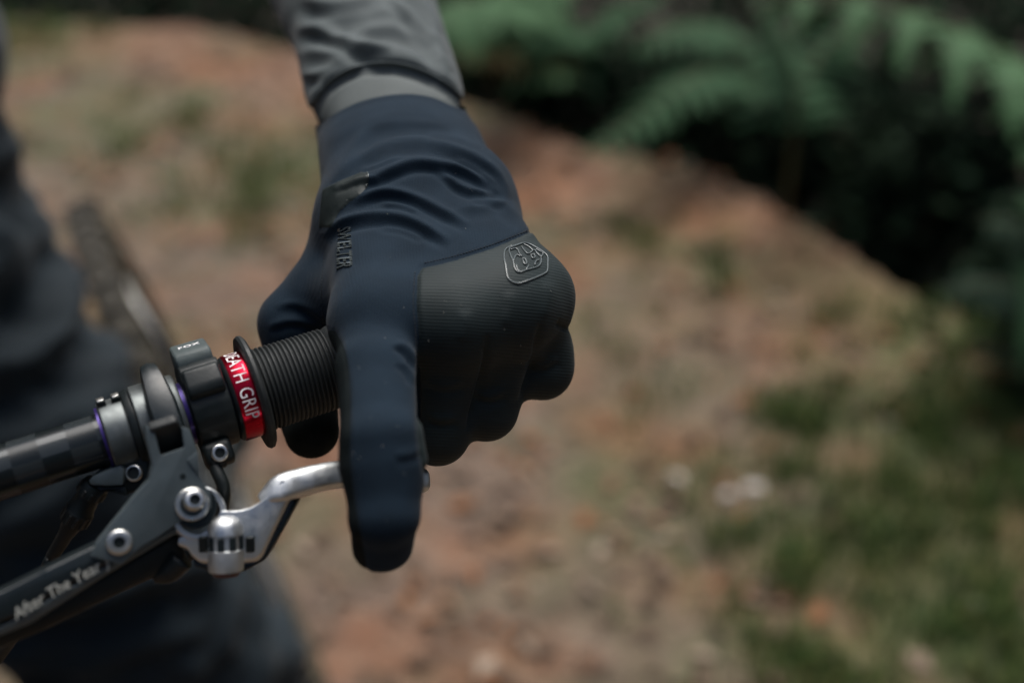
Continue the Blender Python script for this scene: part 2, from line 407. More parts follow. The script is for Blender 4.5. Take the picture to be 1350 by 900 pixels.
def ground_z(x, y, e):
    z = 0.022 * fbm(x, y, 1.6, 1.7) + 0.010 * fbm(x, y, 7, 5.0)
    if e > -0.25: k = max(0, 1 - abs(e + 0.02) / 0.25); z += 0.035 * k * k
    if e > 0: z += -0.38 * (1 - math.exp(-e * 2.6)) + 0.05 * fbm(x, y, 3, 9) * min(e * 3, 1)
    f = min(1, max(0, (9 - math.hypot(x, y)) / 3))
    return z * f
def graded(a, n, k): u = np.linspace(-1, 1, n); return a * np.sinh(k * u) / math.sinh(k)
gx = graded(150, 330, 5.6); gy = 2.4 + graded(150, 340, 5.6)
GX, GY = np.meshgrid(gx, gy, indexing='ij'); P2 = np.stack([GX.ravel(), GY.ravel()], 1); ED = edge_d(P2)
near = (np.abs(P2[:, 0]) < 9) & (np.abs(P2[:, 1] - 2.4) < 9)
Z = np.zeros(len(P2)); MO = np.zeros(len(P2))
for i in np.where(near)[0]:
    Z[i] = ground_z(P2[i, 0], P2[i, 1], ED[i]); MO[i] = moss_at(P2[i, 0], P2[i, 1])
na, nb = len(gx), len(gy)
ii, jj = np.meshgrid(np.arange(na - 1), np.arange(nb - 1), indexing='ij'); b0 = (ii * nb + jj).ravel()
ground = mesh('forest_ground', np.column_stack([P2, Z]), np.stack([b0, b0 + nb, b0 + nb + 1, b0 + 1], 1), None)
tag(ground, 'brown trail of earth, needles and leaf litter with mossy patches', 'ground', kind='structure')
at = ground.data.attributes.new('moss', 'FLOAT', 'POINT'); at.data.foreach_set('value', MO.astype(np.float32))
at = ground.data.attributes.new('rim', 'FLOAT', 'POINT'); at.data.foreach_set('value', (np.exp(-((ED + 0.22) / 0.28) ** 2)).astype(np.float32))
at = ground.data.attributes.new('soil_shade', 'FLOAT', 'POINT'); at.data.foreach_set('value', np.clip(ED * 10 + 0.2, 0, 1).astype(np.float32))
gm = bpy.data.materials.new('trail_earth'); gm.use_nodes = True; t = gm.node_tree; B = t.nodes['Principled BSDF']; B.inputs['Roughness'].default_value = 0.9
tc = t.nodes.new('ShaderNodeTexCoord')
def noise_n(sc, det=5):
    n = t.nodes.new('ShaderNodeTexNoise'); n.inputs['Scale'].default_value = sc; n.inputs['Detail'].default_value = det; t.links.new(tc.outputs['Object'], n.inputs['Vector']); return n.outputs[0]
def ramp(src, stops):
    r = t.nodes.new('ShaderNodeValToRGB'); t.links.new(src, r.inputs[0]); e = r.color_ramp.elements
    while len(e) < len(stops): e.new(0.5)
    for x, (p, c) in zip(e, stops): x.position = p; x.color = (*c, 1)
    return r.outputs[0]
def mix(a, b, f):
    m_ = t.nodes.new('ShaderNodeMix'); m_.data_type = 'RGBA'
    for s, v in ((m_.inputs[6], a), (m_.inputs[7], b), (m_.inputs[0], f)):
        if hasattr(v, 'links') or hasattr(v, 'is_linked'): t.links.new(v, s)
        else: s.default_value = v
    return m_.outputs[2]
def attr(n):
    a = t.nodes.new('ShaderNodeAttribute'); a.attribute_name = n; return a.outputs['Fac']
def mth(op, a, b):
    m_ = t.nodes.new('ShaderNodeMath'); m_.operation = op
    for s, v in ((m_.inputs[0], a), (m_.inputs[1], b)):
        if hasattr(v, 'is_linked'): t.links.new(v, s)
        else: s.default_value = v
    return m_.outputs[0]
earth = ramp(noise_n(9), [(0.28, (0.046, 0.030, 0.020)), (0.45, (0.098, 0.065, 0.046)), (0.58, (0.138, 0.093, 0.067)), (0.74, (0.195, 0.144, 0.106))])
rust = ramp(noise_n(3.1, 3), [(0.45, (0, 0, 0)), (0.65, (1, 1, 1))])
earth = mix(earth, (0.185, 0.070, 0.028, 1), mth('MULTIPLY', rust, 0.72))
earth = mix(earth, (0.24, 0.105, 0.048, 1), mth('MULTIPLY', attr('rim'), mth('MULTIPLY', noise_n(5), 1.0)))
olive = ramp(noise_n(1.7, 4), [(0.47, (0, 0, 0)), (0.62, (1, 1, 1))]); earth = mix(earth, (0.072, 0.080, 0.030, 1), mth('MULTIPLY', olive, 0.72))
fleck = ramp(noise_n(38, 2), [(0.60, (0, 0, 0)), (0.68, (1, 1, 1))]); earth = mix(earth, (0.24, 0.17, 0.115, 1), mth('MULTIPLY', fleck, 0.4))
moss = ramp(noise_n(22), [(0.28, (0.022, 0.046, 0.014)), (0.5, (0.058, 0.084, 0.026)), (0.7, (0.13, 0.125, 0.052))])
mf = mth('MULTIPLY', attr('moss'), mth('MULTIPLY', ramp(noise_n(10), [(0.30, (0.25, 0.25, 0.25)), (0.66, (1, 1, 1))]), 0.9))
col = mix(earth, moss, mth('MINIMUM', mth('MULTIPLY', mf, 1.35), 1.0))
soil_shade = ramp(noise_n(12), [(0.3, (0.014, 0.011, 0.007)), (0.7, (0.042, 0.029, 0.015))])  # undergrowth soil, darkened so its colour also carries the hollow's shade
col = mix(col, soil_shade, attr('soil_shade')); t.links.new(col, B.inputs['Base Color'])
bp = t.nodes.new('ShaderNodeBump'); bp.inputs['Strength'].default_value = 0.9; bp.inputs['Distance'].default_value = 0.03; t.links.new(noise_n(26), bp.inputs['Height']); t.links.new(bp.outputs[0], B.inputs['Normal'])
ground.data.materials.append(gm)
def gz(x, y):
    e = float(edge_d(np.array([[x, y]]))[0]); return ground_z(x, y, e)

def island_mat(name, stops, rough=0.7, trans=0.0):
    m = bpy.data.materials.new(name); m.use_nodes = True; t = m.node_tree; b = t.nodes['Principled BSDF']; b.inputs['Roughness'].default_value = min(1, rough + 0.15); b.inputs['Specular IOR Level'].default_value = 0.2
    g = t.nodes.new('ShaderNodeNewGeometry'); r = t.nodes.new('ShaderNodeValToRGB'); e = r.color_ramp.elements
    while len(e) < len(stops): e.new(0.5)
    for x, (p, c) in zip(e, stops): x.position = p; x.color = (*c, 1)
    t.links.new(g.outputs['Random Per Island'], r.inputs[0]); t.links.new(r.outputs[0], b.inputs['Base Color'])
    if trans:
        b.inputs['Transmission Weight'].default_value = 0.0
        tr = t.nodes.new('ShaderNodeBsdfTranslucent'); ms = t.nodes.new('ShaderNodeMixShader'); ms.inputs[0].default_value = trans
        t.links.new(r.outputs[0], tr.inputs[0]); t.links.new(b.outputs[0], ms.inputs[1]); t.links.new(tr.outputs[0], ms.inputs[2])
        t.links.new(ms.outputs[0], t.nodes['Material Output'].inputs['Surface'])
    return m
M['litter'] = island_mat('dry_leaf_mix', [(0.0, (0.050, 0.031, 0.020)), (0.25, (0.102, 0.068, 0.047)), (0.5, (0.150, 0.104, 0.074)), (0.62, (0.17, 0.072, 0.032)), (0.78, (0.21, 0.095, 0.042)), (0.9, (0.19, 0.14, 0.10)), (1.0, (0.32, 0.25, 0.19))])
M['grass'] = island_mat('grass_blade_mix', [(0.0, (0.026, 0.055, 0.016)), (0.5, (0.060, 0.105, 0.028)), (0.85, (0.12, 0.155, 0.042)), (1.0, (0.20, 0.18, 0.07))], 0.6, 0.25)
M['fern'] = island_mat('fern_leaflet_mix', [(0.0, (0.034, 0.092, 0.034)), (0.5, (0.058, 0.140, 0.056)), (1.0, (0.092, 0.185, 0.080))], 0.5, 0.25)
M['fernmid'] = island_mat('mid_green_fern_mix', [(0.0, (0.014, 0.052, 0.020)), (0.5, (0.028, 0.085, 0.034)), (1.0, (0.050, 0.115, 0.048))], 0.55, 0.25)
M['fernold'] = island_mat('browning_fern_mix', [(0.0, (0.05, 0.08, 0.03)), (0.5, (0.14, 0.11, 0.04)), (1.0, (0.22, 0.13, 0.05))], 0.6, 0.25)
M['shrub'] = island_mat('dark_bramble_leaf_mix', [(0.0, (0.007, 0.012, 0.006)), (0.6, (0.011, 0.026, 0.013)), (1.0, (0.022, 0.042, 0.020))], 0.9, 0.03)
M['ferndark'] = island_mat('shade_toned_fern_mix', [(0.0, (0.015, 0.034, 0.022)), (1.0, (0.035, 0.065, 0.040))], 0.7, 0.15)  # fern green darkened so the colour carries the hollow's shade
M['stem'] = mat('brown_green_stem', (0.07, 0.075, 0.03), 0.7, var=0.3)
M['stone'] = mat('pale_stone', (0.50, 0.46, 0.41), 0.75, var=0.2, vscale=60, bump=0.4, bscale=120, bdist=0.003)

def leaves_cloud(P, size, tilt, asp=0.55, curl=0.25, axis=None, rand=0.45):     # many bent leaf blades in one mesh, 4 triangles each
    n = len(P); yaw = rng.uniform(0, 2 * math.pi, n); s = size * rng.uniform(1 - rand, 1 + rand, n)
    d = np.stack([np.cos(yaw), np.sin(yaw), rng.normal(0, tilt, n)], 1); d /= np.linalg.norm(d, axis=1)[:, None]
    sd_ = np.cross(d, [0, 0, 1.0]); sd_ /= np.linalg.norm(sd_, axis=1)[:, None]; up = np.cross(sd_, d)
    roll = rng.normal(0, tilt * 1.2, n)[:, None]; sd_ = sd_ * np.cos(roll) + up * np.sin(roll); up = np.cross(sd_, d)
    s = s[:, None]; w_ = s * asp * 0.5
    mid = P + up * s * curl * 0.35
    V = np.stack([P - d * s * 0.5, mid - d * s * 0.05 + sd_ * w_, mid + d * s * 0.22 + up * s * curl * -0.1, mid - d * s * 0.05 - sd_ * w_, P + d * s * 0.5 - up * s * curl * 0.3], 1).reshape(-1, 3)
    b = np.arange(n)[:, None] * 5
    F = np.vstack([b + [0, 2, 1], b + [0, 3, 2], b + [1, 2, 4], b + [3, 4, 2]])
    return V, F
pts = []
while len(pts) < 11000:
    y = 0.5 + 6.2 * random.random() ** 0.8; x = random.uniform(-1, 1) * (0.5 + y * 0.62)
    pts.append((x, y))
pts = np.array(pts); e = edge_d(pts); pts = pts[(e < 0.10)]
pts = np.array([p for p in pts if random.random() > 0.5 * moss_at(*p) and fbm(p[0], p[1], 2.3, 21) > random.uniform(-0.6, 0.25)])
PL = np.array([(x, y, gz(x, y) + 0.006 + 0.008 * random.random()) for x, y in pts])
V, F = leaves_cloud(PL, 0.042, 0.28)
tag(mesh('leaf_litter', V, F, M['litter'], smooth=False), 'dry brown, rust and tan leaves scattered over the trail', 'leaf litter', kind='stuff')
# grass and moss tufts
bl = []
tries = 0
while len(bl) < 3600 and tries < 90000:
    tries += 1
    y = 0.7 + 5.6 * random.random(); x = random.uniform(-1, 1) * (0.4 + y * 0.6)
    if moss_at(x, y) * (0.6 + 1.0 * max(0, fbm(x, y, 6, 44) + 0.25)) > random.uniform(0.25, 0.95): bl.append((x, y))
bl = np.array(bl); be = edge_d(bl); bl = bl[be < 0.15]
Vg, Fg = [], []
for x, y in bl:
    z = gz(x, y) - 0.003
    for k in range(3):
        a = random.uniform(0, 6.28); h = random.uniform(0.02, 0.06); wv = 0.0022; px_, py_ = x + random.gauss(0, .01), y + random.gauss(0, .01)
        dx, dy = math.cos(a), math.sin(a); b = len(Vg); l = random.uniform(0.2, 0.9) * h
        Vg += [(px_ - dy * wv, py_ + dx * wv, z), (px_ + dy * wv, py_ - dx * wv, z), (px_ + dx * l * .4 - dy * wv, py_ + dy * l * .4 + dx * wv, z + h * .65), (px_ + dx * l * .4 + dy * wv, py_ + dy * l * .4 - dx * wv, z + h * .65), (px_ + dx * l, py_ + dy * l, z + h)]
        Fg += [[b, b + 1, b + 3, b + 2], [b + 2, b + 3, b + 4]]
tag(mesh('grass', Vg, Fg, M['grass'], smooth=False), 'short green grass and moss growing in patches on the trail', 'grass', kind='stuff')

# pale stones on the trail
def stone(px, py, r, label):
    g = G(px, py); bm = bmesh.new(); bmesh.ops.create_icosphere(bm, subdivisions=3, radius=1)
    sd_ = random.random() * 50
    V = []
    for v in bm.verts:
        p = v.co * (1 + 0.35 * mnoise.noise(v.co * 1.3 + Vector((sd_, 0, 0))) + 0.1 * mnoise.noise(v.co * 4 + Vector((sd_, 3, 0))))
        V.append((g[0] + p.x * r * 1.25, g[1] + p.y * r, gz(g[0], g[1]) + p.z * r * 0.6 + r * 0.3))
    F = [[v.index for v in f.verts] for f in bm.faces]; bm.free()
    r_ = bpy.data.objects.new('tmp', None)
    o = mesh('stone', np.array(V) - np.array([g[0], g[1], 0]), F, M['stone']); o.location = (g[0], g[1], 0)
    tag(o, label, 'stone', 'pale stones on the trail')
stone(890, 632, 0.016, 'small round pale stone on bare trail below the fist, leftmost of the pale stones')
stone(992, 652, 0.014, 'larger pale stone of the close pair beside the mossy patch')
stone(958, 660, 0.011, 'smaller pale stone touching the left of the larger pale one')
stone(1280, 796, 0.014, 'lone pale stone in dark grass at the lower right')
stone(1170, 560, 0.010, 'tiny pale stone between green moss patches at the right')

# ferns: each frond is a part
def frond_leaflets(path, plen, n_p, droop, up=np.array([0, 0, 1.0]), start=0.12):   # list of (verts, faces), one for each side leaflet
    P = smooth_line(path, 8); out = []
    ln = np.concatenate([[0], np.cumsum(np.linalg.norm(np.diff(P, axis=0), axis=1))]); tot = ln[-1]
    def at_(u):
        s = u * tot; i = min(np.searchsorted(ln, s, 'right') - 1, len(P) - 2); k = (s - ln[i]) / (ln[i + 1] - ln[i]); return P[i] * (1 - k) + P[i + 1] * k, nz(P[i + 1] - P[i])
    for i in range(n_p):
        u = start + (1 - start) * i / n_p
        c, d = at_(u); sdv = np.cross(d, up); sdv = nz(sdv) if np.linalg.norm(sdv) > 1e-3 else np.array([1., 0, 0])
        L = plen * math.sin(math.pi * min(1, 0.28 + 0.72 * u)) ** 0.7 * random.uniform(0.85, 1.1) + 0.01
        for sg in (-1, 1):
            V, F = [], []
            dirp = nz(sdv * sg * 0.9 + d * 0.45 + up * random.uniform(-0.1, 0.1)); m_ = max(4, int(L / 0.012))
            rib = lambda f: c + dirp * L * f - up * droop * L * f * f
            for k in range(m_ + 1): V.append(rib(k / m_))
            for k in range(m_):
                f = (k + 0.5) / m_; t2 = nz(dirp - up * 2 * droop * f); s2 = nz(np.cross(t2, up)); pl = 0.28 * L * (1 - f) ** 0.8 + 0.004; hw = L / m_ * 0.46
                for q in (-1, 1):
                    b = len(V); tip = rib(f) + s2 * q * pl + t2 * pl * 0.35 - up * pl * 0.15
                    V += [tip + t2 * hw * 0.4, tip - t2 * hw * 0.3]; F.append([k, k + 1, b, b + 1])
            out.append((np.array(V), F))
    return out
FG = 'ferns growing along the trail edge'
def fern(base, fronds, label, mats=None, start=0.12):
    o = empty('fern', base, label, 'fern', FG)
    for q, (path, plen, n_p, droop) in enumerate(fronds):
        path = [np.asarray(p, float) for p in path]
        m_ = (mats or [M['fernmid']])[q % len(mats or [1])]
        fr = tube('frond', path, [0.005] * (len(path) - 1) + [0.0015], M['stem'], o, 6, world=True)
        for V, F in frond_leaflets(path, plen, n_p, droop, start=start): mesh('leaflet', V, F, m_, fr, False)
    return o
def Wp(px, py, Z): return W(C(px, py, Z * 1000.0))
def on_ground(px, py):
    g = G(px, py); return np.array([g[0], g[1], gz(g[0], g[1])])
def arch(base, az, length, height, sag=0.5):
    d = np.array([math.sin(az), math.cos(az), 0]); return [base, base + d * length * 0.18 + [0, 0, height * 0.6], base + d * length * 0.5 + [0, 0, height], base + d * length * 0.8 + [0, 0, height * (1 - 0.35 * sag)], base + d * length + [0, 0, height * (1 - sag)]]
b = Wp(1420, 330, 2.2); b[2] = 0.03
fern(b, [([b, Wp(1400, 160, 2.1), Wp(1330, 78, 2.0), Wp(1230, 25, 1.95), Wp(1110, -6, 1.92), Wp(985, 6, 1.9)], 0.22, 11, 0.7)
         ], 'large pale green fern arching over the dark hollow at upper right', [M['fern']])
b = on_ground(1035, 285)
fern(b, [([b, Wp(1046, 200, 2.75), Wp(1046, 110, 2.7), Wp(1020, 30, 2.65), Wp(985, -50, 2.6)], 0.17, 12, 0.5),
         ([b, Wp(1046, 190, 2.8), Wp(1070, 90, 2.8), Wp(1130, 20, 2.8), Wp(1180, -30, 2.8)], 0.15, 11, 0.5)], 'tall fern with one upright yellow green stalk rooted at the trail edge', None, 0.55)
b = Wp(1010, 150, 3.3)
fern(b, [([b, Wp(960, 95, 3.2), Wp(900, 110, 3.1), Wp(830, 165, 3.05), Wp(765, 205, 3.0)], 0.13, 13, 0.25),
         ([b, Wp(970, 60, 3.3), Wp(930, 30, 3.25), Wp(880, 40, 3.2), Wp(830, 70, 3.2)], 0.16, 12, 0.4)], 'fern with a low frond sweeping down left onto the trail edge')
b = Wp(800, 130, 4.0)
fern(b, [([b, Wp(780, 60, 3.9), Wp(820, 10, 3.8), Wp(880, -10, 3.75)], 0.20, 12, 0.4), ([b, Wp(770, 60, 4.0), Wp(720, 20, 4.0), Wp(660, 0, 4.0), Wp(600, 20, 4.0)], 0.24, 13, 0.5)],
     'mid green fern in the middle of the top edge behind the browning bracken')
b = Wp(700, 140, 4.2)
fern(b, [([b, Wp(690, 80, 4.1), Wp(740, 60, 4.0), Wp(800, 80, 4.0)], 0.16, 11, 0.4), ([b, Wp(680, 80, 4.2), Wp(640, 60, 4.2), Wp(600, 75, 4.2)], 0.16, 11, 0.4), ([b, Wp(720, 90, 4.0), Wp(780, 100, 3.9)], 0.14, 10, 0.4)],
     'browning orange fern low behind the sleeve cuff', [M['fernold'], M['fernold'], M['fern']])
b = Wp(640, 90, 3.6)
fern(b, [([b, Wp(650, 30, 3.5), Wp(640, 0, 3.4), Wp(600, 10, 3.35), Wp(560, 40, 3.3)], 0.24, 12, 0.5), ([b, Wp(660, 20, 3.6), Wp(700, -20, 3.6), Wp(760, -20, 3.6)], 0.22, 12, 0.5)],
     'pale blurred fern right beside the grey sleeve at the top edge', [M['fern']])
b = Wp(1400, 460, 2.3); b[2] = 0.02
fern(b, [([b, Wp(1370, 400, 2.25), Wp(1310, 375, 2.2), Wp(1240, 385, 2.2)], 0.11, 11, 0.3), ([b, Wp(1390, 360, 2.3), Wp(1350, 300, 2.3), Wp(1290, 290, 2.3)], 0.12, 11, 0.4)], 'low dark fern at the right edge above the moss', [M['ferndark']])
b = Wp(-20, 60, 5.0)
fern(b, [([b, Wp(0, 20, 5.0), Wp(30, 30, 5.0), Wp(55, 55, 4.9)], 0.16, 10, 0.4), ([b, Wp(-40, 20, 5.0), Wp(-80, 30, 5.0)], 0.16, 10, 0.4)], 'small bright green fern at the far upper left corner')

# dark shrubs behind the ferns
def shrub(base, rx, ry, h, n, label, leaf=0.06):
    o = empty('shrub', base, label, 'shrub', 'dark shrubs behind the ferns')
    base = np.asarray(base)
    V0 = []
    for k in range(n):
        a = random.uniform(0, 6.28); q = math.sqrt(random.random()); z = random.random() ** 0.8
        rr_ = q * (1 - 0.35 * z) * (0.8 + 0.35 * mnoise.noise(Vector((math.cos(a) * 1.5 + base[0], math.sin(a) * 1.5 + base[1], z * 2))))
        V0.append(base + [math.cos(a) * rx * rr_, math.sin(a) * ry * rr_, 0.02 + z * h * (1 + 0.25 * mnoise.noise(Vector((a, base[0], 2))))])
    V, F = leaves_cloud(np.array(V0), leaf, 0.55, 0.6)
    mesh('foliage', V, F, M['shrub'], o, False)
    for k in range(6):
        a = random.uniform(0, 6.28); e_ = base + [math.cos(a) * rx * 0.6, math.sin(a) * ry * 0.6, h * 0.85]
        tube('stem', [base + [0, 0, -0.02], (base + e_) / 2 + [random.gauss(0, .03), random.gauss(0, .03), 0.03], e_], [0.008, 0.006, 0.003], M['stem'], o, 6, world=True)
def sg(px, py): return on_ground(px, py)
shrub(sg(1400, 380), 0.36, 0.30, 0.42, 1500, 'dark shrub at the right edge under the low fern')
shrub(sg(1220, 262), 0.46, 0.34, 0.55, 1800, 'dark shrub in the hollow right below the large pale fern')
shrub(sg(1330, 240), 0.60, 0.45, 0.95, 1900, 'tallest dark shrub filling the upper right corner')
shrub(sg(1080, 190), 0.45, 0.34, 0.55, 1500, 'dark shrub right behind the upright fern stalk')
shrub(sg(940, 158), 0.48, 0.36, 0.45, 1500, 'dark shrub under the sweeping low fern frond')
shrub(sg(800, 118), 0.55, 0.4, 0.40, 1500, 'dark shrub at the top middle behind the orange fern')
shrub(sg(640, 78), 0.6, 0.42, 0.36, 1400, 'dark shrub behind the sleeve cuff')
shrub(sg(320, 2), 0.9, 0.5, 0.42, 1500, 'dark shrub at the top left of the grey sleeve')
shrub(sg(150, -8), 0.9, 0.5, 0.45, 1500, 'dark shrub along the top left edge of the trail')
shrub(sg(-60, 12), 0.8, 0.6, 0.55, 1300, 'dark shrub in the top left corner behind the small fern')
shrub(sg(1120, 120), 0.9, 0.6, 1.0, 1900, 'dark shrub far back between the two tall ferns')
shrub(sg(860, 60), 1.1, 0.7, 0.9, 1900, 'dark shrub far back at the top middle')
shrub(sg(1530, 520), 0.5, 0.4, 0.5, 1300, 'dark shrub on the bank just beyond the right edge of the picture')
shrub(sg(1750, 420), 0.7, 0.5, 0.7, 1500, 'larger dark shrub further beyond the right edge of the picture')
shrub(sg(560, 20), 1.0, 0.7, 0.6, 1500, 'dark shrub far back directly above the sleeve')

# unseen trees added round the spot to close off the low sky
M['bark'] = mat('brown_pine_bark', (0.06, 0.045, 0.035), 0.9, var=0.4, vscale=12, bump=0.8, bscale=20, bdist=0.02)
M['pine'] = island_mat('pine_bough_mix', [(0.0, (0.012, 0.026, 0.014)), (1.0, (0.035, 0.060, 0.030))], 0.6)
ztr = rng.uniform(0, 1, 2600) ** 0.75; atr = rng.uniform(0, 6.283, 2600); rtr = (1.75 * (1 - ztr) + 0.15) * np.sqrt(rng.uniform(0.08, 1, 2600))
crownV, crownF = leaves_cloud(np.stack([np.cos(atr) * rtr, np.sin(atr) * rtr, 1.3 + ztr * 7.5], 1), 0.42, 0.4, 0.5)
first = None
for k, (x, y) in enumerate([(-3.7, -3.6), (0.3, -6.4), (3.9, -4.0), (4.9, 0.9), (-4.8, 0.7), (-3.0, -8.8), (3.6, -8.9), (5.6, 4.4), (-6.2, 4.2), (6.9, -2.2), (-6.8, -2.2), (1.2, 10.6), (-3.6, 11.2), (5.4, 9.4)]):
    o = empty('sky_block_pine', (x, y, gz(x, y) - 0.06), 'tall dark pine added unseen round the trail to block the low sky', 'tree', 'added sky-blocking pines')
    o.rotation_euler = (0, 0, k * 1.9); sc_ = 0.9 + 0.25 * ((k * 37) % 10) / 10; o.scale = (sc_, sc_, sc_)
    if first is None:
        tr = mesh('trunk', np.zeros((1, 3)), [], M['bark']); bpy.data.objects.remove(tr)
        c0 = tube('trunk', [np.array([0, 0, 0.]), np.array([.03, 0, 3.]), np.array([0, .04, 6.]), np.array([0, 0, 9.])], [0.17, 0.13, 0.08, 0.02], M['bark'], None, 10, world=True); c1 = mesh('crown', crownV, crownF, M['pine'], None, False)
        c0.parent = o; c1.parent = o; first = (c0, c1)
    else:
        for c_ in first: d_ = c_.copy(); COL.objects.link(d_); d_.parent = o

# ================================================================== THE BICYCLE
UA = nz([0.893, 0.290, 0.342]); A0 = C(338, 516, 415)
NA = nz(np.array([0, 0, -1.0]) + UA * UA[2]); VA = np.cross(NA, UA)
if VA[1] < 0: VA = -VA
def A(s): return A0 + UA * s
def POL(s, th, r): return A(s) + r * (math.cos(R(th)) * NA + math.sin(R(th)) * VA)
FWD_W = np.array([0.441, -0.893, 0.0])
BARC = W(A(-335))
bike = empty('bicycle', (float(BARC[0]), float(BARC[1]) + 0.5, 0.0), 'mountain bike with carbon handlebar, black grip, red grip collar and silver brake lever', 'bicycle')
# handlebar
lathe('handlebar', A0, UA, [(-340, 15.8), (-300, 15.8), (-250, 13.6), (-190, 11.2), (-130, 9.7), (-90, 9.2), (-54, 9.4), (-53, 11.1), (-8, 11.1), (119, 11.1), (119, 9)], M['carbon'], bike, 64, uvs=(9.4, 2 * math.pi / 8), label='black carbon handlebar with a large chequered weave')
for s0, s1 in ((-11.4, -10.3), (-26.5, -25.2), (-45.0, -43.9), (-54.9, -54.0)):  # violet rings added to paint the oil-slick reflection on the bar
    lathe('reflection_ring', A0, UA, [(s0, 9.3), (s0, 11.4), (s1, 11.4), (s1, 9.3)], M['purple'], bike, 48, label='violet ring painting the oil-slick reflection on the handlebar')
# grip with ribs, flange and red collar
prof = [(1.0, 13.0), (1.0, 14.6)]
for k in range(16):
    s = 1.8 + k * 1.68; prof += [(s, 14.35), (s + 0.12, 14.45), (s + 0.40, 15.25), (s + 0.62, 15.4), (s + 0.95, 15.4), (s + 1.2, 15.2), (s + 1.45, 14.45), (s + 1.55, 14.35)]
prof += [(29.5, 15.0), (31, 15.6), (112, 15.6), (117, 15.8), (120, 15.0), (121, 10), (121, 0.1)]
grip = lathe('grip', A0, UA, prof, M['rubber'], bike, 72, label='ribbed black rubber grip')
lathe('flange', A0, UA, [(1.2, 14), (1.3, 17.5), (0.9, 20.0), (0.1, 21.2), (-1.0, 21.4), (-1.9, 20.8), (-2.2, 19.5), (-2.0, 16.5), (-1.6, 13)], M['rubber'], grip, 72, label='thin flared rubber flange')
lathe('lock_collar', A0, UA, [(-1.7, 12.5), (-1.7, 15.7), (-2.0, 16.0), (-8.6, 16.0), (-9.0, 15.7)], M['red'], grip, 72, label='glossy red anodised lock collar')
lathe('collar_rim', A0, UA, [(-8.95, 15.72), (-9.6, 15.4), (-10.4, 14.6), (-10.6, 13.6), (-10.2, 12.2), (-9.4, 11.5)], M['blackm'], grip, 72)
TV, TF = text_mesh('DEATH GRIP', 1.0, spacing=1.05, offset=0.0)
TV[:, 0] -= TV[:, 0].min(); tw = TV[:, 0].max(); th_h = TV[:, 1].max()
def on_collar(r):
    out = []
    for x, y, _ in TV:
        th = 78 - x / tw * 112; out.append(POL(-7.7 + y / th_h * 4.8, th, r))
    return np.array(out)
Vt, Ft = thicken(W(on_collar(16.14)), W(on_collar(15.9)), TF)
mesh('lettering', Vt, Ft, M['white'], grip, False, label='white block capitals DEATH GRIP running round the collar')
# clamp rings of the brake lever and of the inner control
lathe('control_clamp', A0, UA, [(-53.8, 9.6), (-53.8, 12.4), (-53.2, 13.0), (-46.2, 13.2), (-45.4, 12.8), (-45.4, 11.6)], M['clampgrey'], bike, 56, label='brushed grey clamp ring nearest the bare carbon bar')
cl = [o for o in bike.children if o.name.startswith('control_clamp')][0]
for s in (-52.0, -47.0):
    p = POL(s, 68, 13.2); rbox('clamp_lug', p, (UA, nz(p - A(s)), np.cross(UA, nz(p - A(s)))), (2.6, 3.2, 3.4), M['steel'], cl, 0.5)
    rbox('clamp_lug', POL(s, 60, 13.6), (UA, nz(p - A(s)), np.cross(UA, nz(p - A(s)))), (3.0, 2.2, 2.0), M['plastic'], cl, 0.3)
lathe('gasket_ring', A0, UA, [(-45.2, 11.7), (-45.2, 13.9), (-43.6, 14.6), (-43.0, 14.6), (-42.8, 12)], M['plastic'], bike, 48)
brake = lathe('brake_lever', A0, UA, [(-42.6, 11.3), (-42.6, 14.6), (-42.1, 15.1), (-27.6, 15.1), (-26.9, 14.6), (-26.9, 11.3)], M['clampgrey'], bike, 64, label='grey brake lever body with silver blade clamped to the bar')
# raised clamp strap over the top
def strap():
    bm = bmesh.new(); rows = []
    prof_ = [(-5.2, 0.0), (-5.0, 0.6), (-3.9, 1.0), (0, 1.12), (3.9, 1.0), (5.0, 0.6), (5.2, 0.0)]
    for th in np.linspace(150, -42, 60):
        R_out = 19.2 + 1.6 * math.exp(-((th - 72) / 26) ** 2) + 2.6 * math.exp(-((th + 22) / 26) ** 2)
        wd = 0.62 + 0.38 * min(1, max(0, (78 - th) / 60)) if th > 18 else 1.0
        row = []
        for s, q in prof_:
            rr_ = 14.6 + (R_out - 14.6) * q; row.append(bm.verts.new(POL(-33.6 + s * wd, th, rr_)))
        rows.append(row)
    for i in range(len(rows) - 1):
        for j in range(len(prof_) - 1): bm.faces.new([rows[i][j], rows[i][j + 1], rows[i + 1][j + 1], rows[i + 1][j]])
    bm.faces.new(rows[0][::-1]); bm.faces.new(rows[-1])
    bmesh.ops.recalc_face_normals(bm, faces=bm.faces[:])
    return autosmooth(from_bm('clamp_strap', bm, M['blackm'], brake, label='raised satin black strap over the bar'), 40)
strap()
e_ = POL(-33.4, -12, 22.0)
rbox('hinge_block', C(222, 572, 375), (nz(UA), nz(C(236, 593, 382) - C(216, 553, 370)), nz(np.cross(UA, C(236, 593, 382) - C(216, 553, 370)))), (9.4, 13.5, 4.0), M['rubber'], brake, 1.1)
